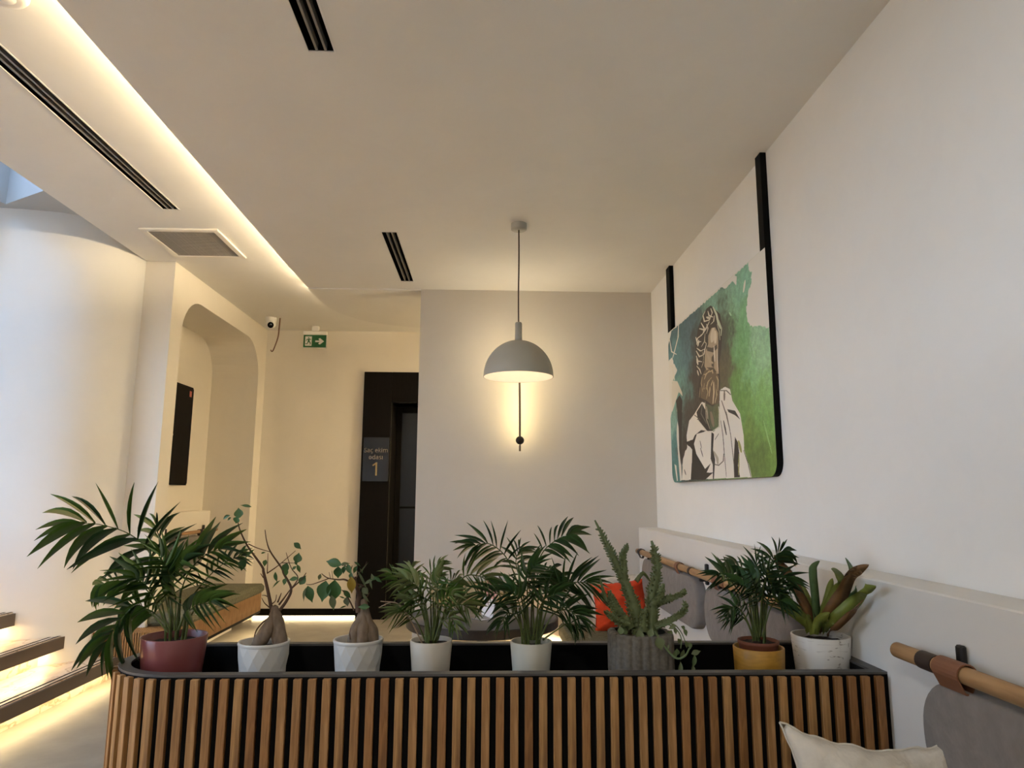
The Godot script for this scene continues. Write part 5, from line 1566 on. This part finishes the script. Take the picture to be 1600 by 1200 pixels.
const PRINT_TINTS := [[Vector2(0.070, -0.004), "506f76"], [Vector2(0.209, 0.051), "4c6b75"], [Vector2(0.296, 0.122), "53707a"], [Vector2(0.120, 0.168), "5f8a90"], [Vector2(0.230, 0.278), "5b7f88"], [Vector2(0.184, 0.373), "6fa09c"], [Vector2(0.039, 0.411), "7fb0a4"], [Vector2(0.254, 0.445), "5d827f"], [Vector2(0.021, 0.655), "8fb5a8"], [Vector2(0.033, 0.788), "5d8a88"], [Vector2(0.043, 0.928), "4a7c78"], [Vector2(0.341, 0.226), "3f4448"], [Vector2(0.360, 0.421), "453c38"], [Vector2(0.245, 0.567), "4d4541"], [Vector2(0.351, 0.537), "48403a"], [Vector2(0.190, 0.805), "443b38"], [Vector2(0.655, 0.260), "4a4a45"], [Vector2(0.659, 0.375), "584c42"], [Vector2(0.637, 0.481), "60543f"], [Vector2(0.667, 0.437), "65624a"], [Vector2(0.676, -0.092), "3c4a50"], [Vector2(0.691, 0.210), "4f5a4a"], [Vector2(0.679, 0.361), "55503f"], [Vector2(0.751, 0.311), "79b57c"], [Vector2(0.767, 0.411), "6fa868"], [Vector2(0.815, 0.378), "74b073"], [Vector2(0.734, 0.522), "6b9a4e"], [Vector2(0.775, 0.603), "6f9c4c"], [Vector2(0.811, 0.701), "73a052"], [Vector2(0.866, 0.810), "74964a"], [Vector2(0.838, 0.905), "667f3c"], [Vector2(0.895, 0.948), "6d8344"], [Vector2(0.930, 0.981), "68833c"], [Vector2(0.824, 0.817), "7b9548"], [Vector2(0.922, 0.363), "9fcaa6"], [Vector2(0.943, 0.469), "a3cfa2"], [Vector2(0.897, 0.553), "97c98b"], [Vector2(0.939, 0.642), "8fc076"], [Vector2(0.923, 0.722), "82b45f"], [Vector2(0.953, 0.822), "88b860"], [Vector2(0.850, 0.493), "8cc58a"], [Vector2(0.954, 0.915), "7f9f4c"], [Vector2(0.814, 0.012), "8cbfa2"], [Vector2(0.721, 0.062), "8fc0a5"], [Vector2(0.785, 0.158), "8bbf9b"], [Vector2(0.586, 0.007), "86b3a0"], [Vector2(0.812, 0.250), "83bd86"], [Vector2(0.858, 0.088), "8dc1a7"]]
const PRINT_BODY := [Vector2(0.134, 0.988), Vector2(0.157, 0.859), Vector2(0.218, 0.794), Vector2(0.215, 0.720), Vector2(0.254, 0.638), Vector2(0.321, 0.609), Vector2(0.402, 0.561), Vector2(0.447, 0.554), Vector2(0.456, 0.625), Vector2(0.486, 0.726), Vector2(0.521, 0.743), Vector2(0.571, 0.724), Vector2(0.589, 0.621), Vector2(0.590, 0.537), Vector2(0.647, 0.531), Vector2(0.689, 0.554), Vector2(0.705, 0.616), Vector2(0.762, 0.691), Vector2(0.768, 0.720), Vector2(0.782, 0.798), Vector2(0.781, 0.869), Vector2(0.813, 0.942), Vector2(0.828, 0.997)]
const PRINT_ARM := [Vector2(0.145, 0.898), Vector2(0.189, 0.813), Vector2(0.246, 0.789), Vector2(0.279, 0.814), Vector2(0.270, 0.889), Vector2(0.227, 0.991), Vector2(0.176, 0.992)]
const PRINT_HAIR := [Vector2(0.400, 0.127), Vector2(0.438, 0.092), Vector2(0.501, 0.053), Vector2(0.546, 0.056), Vector2(0.631, 0.142), Vector2(0.647, 0.226), Vector2(0.630, 0.319), Vector2(0.604, 0.395), Vector2(0.604, 0.487), Vector2(0.591, 0.591), Vector2(0.524, 0.607), Vector2(0.384, 0.545), Vector2(0.374, 0.467), Vector2(0.403, 0.407), Vector2(0.356, 0.369), Vector2(0.366, 0.303), Vector2(0.359, 0.215)]
const PRINT_FACE := [Vector2(0.503, 0.258), Vector2(0.507, 0.211), Vector2(0.543, 0.181), Vector2(0.578, 0.191), Vector2(0.606, 0.233), Vector2(0.601, 0.301), Vector2(0.592, 0.368), Vector2(0.595, 0.448), Vector2(0.575, 0.444), Vector2(0.541, 0.399), Vector2(0.474, 0.395), Vector2(0.454, 0.364), Vector2(0.467, 0.287)]
const PRINT_BEARD := [Vector2(0.413, 0.419), Vector2(0.460, 0.387), Vector2(0.541, 0.399), Vector2(0.592, 0.461), Vector2(0.594, 0.561), Vector2(0.585, 0.604), Vector2(0.518, 0.599), Vector2(0.461, 0.562), Vector2(0.398, 0.531)]
const PRINT_DARKS := [[Vector2(0.292, 0.756), Vector2(0.316, 0.734), Vector2(0.390, 0.715), Vector2(0.448, 0.728), Vector2(0.340, 0.730), Vector2(0.302, 0.783), Vector2(0.325, 0.844), Vector2(0.417, 0.936), Vector2(0.479, 0.909), Vector2(0.431, 0.957), Vector2(0.497, 0.960), Vector2(0.412, 0.996), Vector2(0.248, 0.989), Vector2(0.266, 0.898), Vector2(0.279, 0.814), Vector2(0.193, 0.761)], [Vector2(0.712, 0.797), Vector2(0.734, 0.826), Vector2(0.741, 0.886), Vector2(0.725, 0.937), Vector2(0.738, 0.992), Vector2(0.691, 0.994), Vector2(0.690, 0.927)], [Vector2(0.499, 0.743), Vector2(0.523, 0.755), Vector2(0.507, 0.837), Vector2(0.524, 0.893), Vector2(0.504, 0.995), Vector2(0.494, 0.994), Vector2(0.500, 0.906), Vector2(0.481, 0.882)], [Vector2(0.656, 0.649), Vector2(0.723, 0.670), Vector2(0.760, 0.719), Vector2(0.721, 0.691), Vector2(0.668, 0.666)], [Vector2(0.087, 0.479), Vector2(0.143, 0.455), Vector2(0.175, 0.498), Vector2(0.162, 0.622), Vector2(0.143, 0.800), Vector2(0.158, 0.855), Vector2(0.126, 0.888), Vector2(0.110, 0.796), Vector2(0.113, 0.669), Vector2(0.101, 0.556)], [Vector2(0.456, 0.625), Vector2(0.493, 0.727), Vector2(0.521, 0.739), Vector2(0.448, 0.728), Vector2(0.360, 0.648), Vector2(0.346, 0.604), Vector2(0.411, 0.567)]]
const PRINT_LIGHTS := [[Vector2(0.045, 0.336), Vector2(0.116, 0.360), Vector2(0.175, 0.444), Vector2(0.181, 0.473), Vector2(0.131, 0.433), Vector2(0.087, 0.479), Vector2(0.030, 0.543), Vector2(0.027, 0.427)], [Vector2(0.094, 0.518), Vector2(0.168, 0.538), Vector2(0.170, 0.570), Vector2(0.096, 0.551)], [Vector2(0.097, 0.611), Vector2(0.119, 0.670), Vector2(0.117, 0.797), Vector2(0.130, 0.897), Vector2(0.134, 0.988), Vector2(0.109, 0.993), Vector2(0.097, 0.886), Vector2(0.081, 0.701)], [Vector2(0.036, 0.882), Vector2(0.062, 0.893), Vector2(0.079, 0.992), Vector2(0.063, 0.991)]]
const PRINT_FEATURES := [[Vector2(0.484, 0.264), Vector2(0.542, 0.292), Vector2(0.588, 0.289), Vector2(0.591, 0.313), Vector2(0.547, 0.318), Vector2(0.490, 0.290)], [Vector2(0.531, 0.340), Vector2(0.561, 0.327), Vector2(0.551, 0.402), Vector2(0.527, 0.387)], [Vector2(0.476, 0.379), Vector2(0.548, 0.401), Vector2(0.576, 0.437), Vector2(0.539, 0.422)]]
const PRINT_STROKES := [[[Vector2(0.416, 0.134), Vector2(0.477, 0.166), Vector2(0.525, 0.137)], 0.0077, "d9d2c2"], [[Vector2(0.380, 0.214), Vector2(0.387, 0.182), Vector2(0.444, 0.179), Vector2(0.492, 0.164)], 0.0077, "dcd4c6"], [[Vector2(0.370, 0.249), Vector2(0.403, 0.294), Vector2(0.451, 0.298), Vector2(0.486, 0.244)], 0.0071, "d6cdbd"], [[Vector2(0.373, 0.297), Vector2(0.384, 0.335)], 0.0090, "ddd5c6"], [[Vector2(0.373, 0.365), Vector2(0.387, 0.399)], 0.0064, "d0c6b6"], [[Vector2(0.431, 0.245), Vector2(0.472, 0.223)], 0.0058, "c9bfae"], [[Vector2(0.422, 0.363), Vector2(0.448, 0.338)], 0.0051, "a89a86"], [[Vector2(0.402, 0.197), Vector2(0.392, 0.227)], 0.0090, "e0d8ca"], [[Vector2(0.544, 0.072), Vector2(0.557, 0.102), Vector2(0.525, 0.129), Vector2(0.473, 0.115), Vector2(0.460, 0.076), Vector2(0.485, 0.062)], 0.0064, "d8d2c0"], [[Vector2(0.566, 0.074), Vector2(0.597, 0.128), Vector2(0.610, 0.180), Vector2(0.631, 0.220)], 0.0084, "cdd2bd"], [[Vector2(0.615, 0.167), Vector2(0.638, 0.223), Vector2(0.631, 0.258)], 0.0058, "b9bfa6"], [[Vector2(0.497, 0.100), Vector2(0.533, 0.124)], 0.0090, "d5cebd"], [[Vector2(0.437, 0.109), Vector2(0.470, 0.155), Vector2(0.453, 0.174)], 0.0058, "e2dbcd"], [[Vector2(0.494, 0.140), Vector2(0.507, 0.170), Vector2(0.490, 0.192)], 0.0051, "cfc5b3"], [[Vector2(0.371, 0.168), Vector2(0.385, 0.203), Vector2(0.429, 0.215)], 0.0058, "e6dfd2"], [[Vector2(0.378, 0.235), Vector2(0.418, 0.266), Vector2(0.469, 0.271)], 0.0051, "e3dbcd"], [[Vector2(0.368, 0.278), Vector2(0.385, 0.314), Vector2(0.429, 0.332)], 0.0058, "ddd4c5"], [[Vector2(0.370, 0.339), Vector2(0.401, 0.369), Vector2(0.415, 0.398)], 0.0051, "d6ccba"], [[Vector2(0.475, 0.186), Vector2(0.464, 0.228), Vector2(0.486, 0.248)], 0.0045, "bfb29d"], [[Vector2(0.434, 0.271), Vector2(0.450, 0.314), Vector2(0.439, 0.344)], 0.0039, "9c8d78"], [[Vector2(0.514, 0.075), Vector2(0.524, 0.104), Vector2(0.562, 0.128)], 0.0051, "e4ddcc"], [[Vector2(0.576, 0.126), Vector2(0.567, 0.154), Vector2(0.538, 0.158)], 0.0058, "d9d3c0"], [[Vector2(0.600, 0.184), Vector2(0.617, 0.230), Vector2(0.620, 0.277)], 0.0045, "a9a68f"], [[Vector2(0.459, 0.594), Vector2(0.468, 0.667)], 0.0051, "b7ad9b"], [[Vector2(0.580, 0.619), Vector2(0.588, 0.688), Vector2(0.581, 0.729)], 0.0058, "e0d8c8"], [[Vector2(0.367, 0.658), Vector2(0.448, 0.728), Vector2(0.485, 0.741)], 0.0051, "e2dacb"], [[Vector2(0.426, 0.422), Vector2(0.411, 0.451), Vector2(0.427, 0.505)], 0.0045, "a8946f"], [[Vector2(0.462, 0.550), Vector2(0.480, 0.518), Vector2(0.468, 0.475)], 0.0045, "b39e78"], [[Vector2(0.547, 0.592), Vector2(0.567, 0.554), Vector2(0.560, 0.514)], 0.0051, "c4b08a"], [[Vector2(0.398, 0.473), Vector2(0.385, 0.528)], 0.0039, "94826a"], [[Vector2(0.504, 0.404), Vector2(0.473, 0.415), Vector2(0.442, 0.410)], 0.0051, "cdb894"], [[Vector2(0.560, 0.287), Vector2(0.561, 0.374)], 0.0064, "e0d6c6"], [[Vector2(0.589, 0.313), Vector2(0.584, 0.435)], 0.0045, "d9cfbf"], [[Vector2(0.482, 0.292), Vector2(0.515, 0.359), Vector2(0.543, 0.376)], 0.0103, "b7a48d"], [[Vector2(0.557, 0.192), Vector2(0.545, 0.257)], 0.0219, "d4c7b4"], [[Vector2(0.577, 0.214), Vector2(0.575, 0.276)], 0.0141, "dccfbc"], [[Vector2(0.448, 0.437), Vector2(0.473, 0.411), Vector2(0.532, 0.412), Vector2(0.538, 0.430)], 0.0064, "c0aa88"], [[Vector2(0.466, 0.498), Vector2(0.484, 0.463), Vector2(0.522, 0.449)], 0.0058, "bca681"], [[Vector2(0.490, 0.544), Vector2(0.504, 0.500), Vector2(0.535, 0.468)], 0.0058, "c9b48d"], [[Vector2(0.526, 0.592), Vector2(0.540, 0.533), Vector2(0.542, 0.478)], 0.0071, "d2bf9c"], [[Vector2(0.577, 0.534), Vector2(0.586, 0.482), Vector2(0.572, 0.455)], 0.0051, "b49f7c"], [[Vector2(0.446, 0.461), Vector2(0.436, 0.491), Vector2(0.459, 0.489)], 0.0045, "a48f70"], [[Vector2(0.507, 0.453), Vector2(0.510, 0.509)], 0.0032, "5a4a38"], [[Vector2(0.422, 0.463), Vector2(0.405, 0.516)], 0.0039, "7d6b56"], [[Vector2(0.561, 0.499), Vector2(0.560, 0.568)], 0.0039, "8f7b5e"], [[Vector2(0.414, 0.576), Vector2(0.397, 0.622), Vector2(0.452, 0.688)], 0.0051, "6d6a62"], [[Vector2(0.446, 0.566), Vector2(0.453, 0.665), Vector2(0.486, 0.726)], 0.0058, "9a9180"], [[Vector2(0.514, 0.738), Vector2(0.578, 0.725), Vector2(0.583, 0.634)], 0.0064, "d8d0bd"], [[Vector2(0.501, 0.634), Vector2(0.523, 0.716)], 0.0141, "8b7b68"], [[Vector2(0.320, 0.616), Vector2(0.384, 0.652), Vector2(0.351, 0.647)], 0.0045, "57504a"], [[Vector2(0.532, 0.786), Vector2(0.569, 0.761)], 0.0026, "5a524a"], [[Vector2(0.481, 0.882), Vector2(0.501, 0.914), Vector2(0.556, 0.925), Vector2(0.601, 0.906), Vector2(0.607, 0.870)], 0.0045, "5b5148"], [[Vector2(0.516, 0.850), Vector2(0.545, 0.887), Vector2(0.549, 0.917)], 0.0116, "b8ac98"], [[Vector2(0.609, 0.594), Vector2(0.648, 0.677), Vector2(0.673, 0.761)], 0.0045, "6a6054"], [[Vector2(0.594, 0.697), Vector2(0.608, 0.774), Vector2(0.613, 0.871), Vector2(0.623, 0.988)], 0.0032, "5c534a"], [[Vector2(0.649, 0.662), Vector2(0.677, 0.784), Vector2(0.693, 0.927), Vector2(0.695, 0.991)], 0.0032, "675d52"], [[Vector2(0.620, 0.702), Vector2(0.640, 0.778)], 0.0058, "4f473f"], [[Vector2(0.600, 0.539), Vector2(0.658, 0.554), Vector2(0.693, 0.584)], 0.0039, "5d5348"], [[Vector2(0.639, 0.549), Vector2(0.635, 0.600)], 0.0077, "7a7062"], [[Vector2(0.776, 0.869), Vector2(0.804, 0.929), Vector2(0.822, 0.996)], 0.0026, "4d473c"], [[Vector2(0.740, 0.820), Vector2(0.758, 0.877)], 0.0090, "a3a05c"], [[Vector2(0.739, 0.882), Vector2(0.727, 0.985)], 0.0051, "a7a264"], [[Vector2(0.374, 0.775), Vector2(0.387, 0.817)], 0.0032, "4a4540"], [[Vector2(0.376, 0.816), Vector2(0.399, 0.867)], 0.0039, "4a4540"], [[Vector2(0.171, 0.926), Vector2(0.188, 0.958)], 0.0051, "4a4540"], [[Vector2(0.164, -0.014), Vector2(0.147, 0.083), Vector2(0.078, 0.173), Vector2(0.032, 0.216)], 0.0071, "ece6da"], [[Vector2(0.023, 0.046), Vector2(0.048, 0.143), Vector2(0.119, 0.186)], 0.0064, "e6e0d4"], [[Vector2(-0.012, 0.222), Vector2(0.052, 0.241), Vector2(0.076, 0.344)], 0.0090, "e8e2d6"], [[Vector2(0.841, 0.469), Vector2(0.877, 0.413), Vector2(0.861, 0.360), Vector2(0.833, 0.300)], 0.0019, "7fb87c"], [[Vector2(0.822, 0.567), Vector2(0.898, 0.659), Vector2(0.964, 0.798)], 0.0019, "86ad62"], [[Vector2(0.930, 0.755), Vector2(0.973, 0.904)], 0.0039, "a5cf86"], [[Vector2(0.851, 0.074), Vector2(0.835, 0.123)], 0.0076, "e9e4d8"], [[Vector2(0.713, 0.169), Vector2(0.729, 0.193)], 0.0057, "a9d2ad"], [[Vector2(0.839, 0.333), Vector2(0.878, 0.429), Vector2(0.843, 0.478)], 0.0019, "78ac74"]]
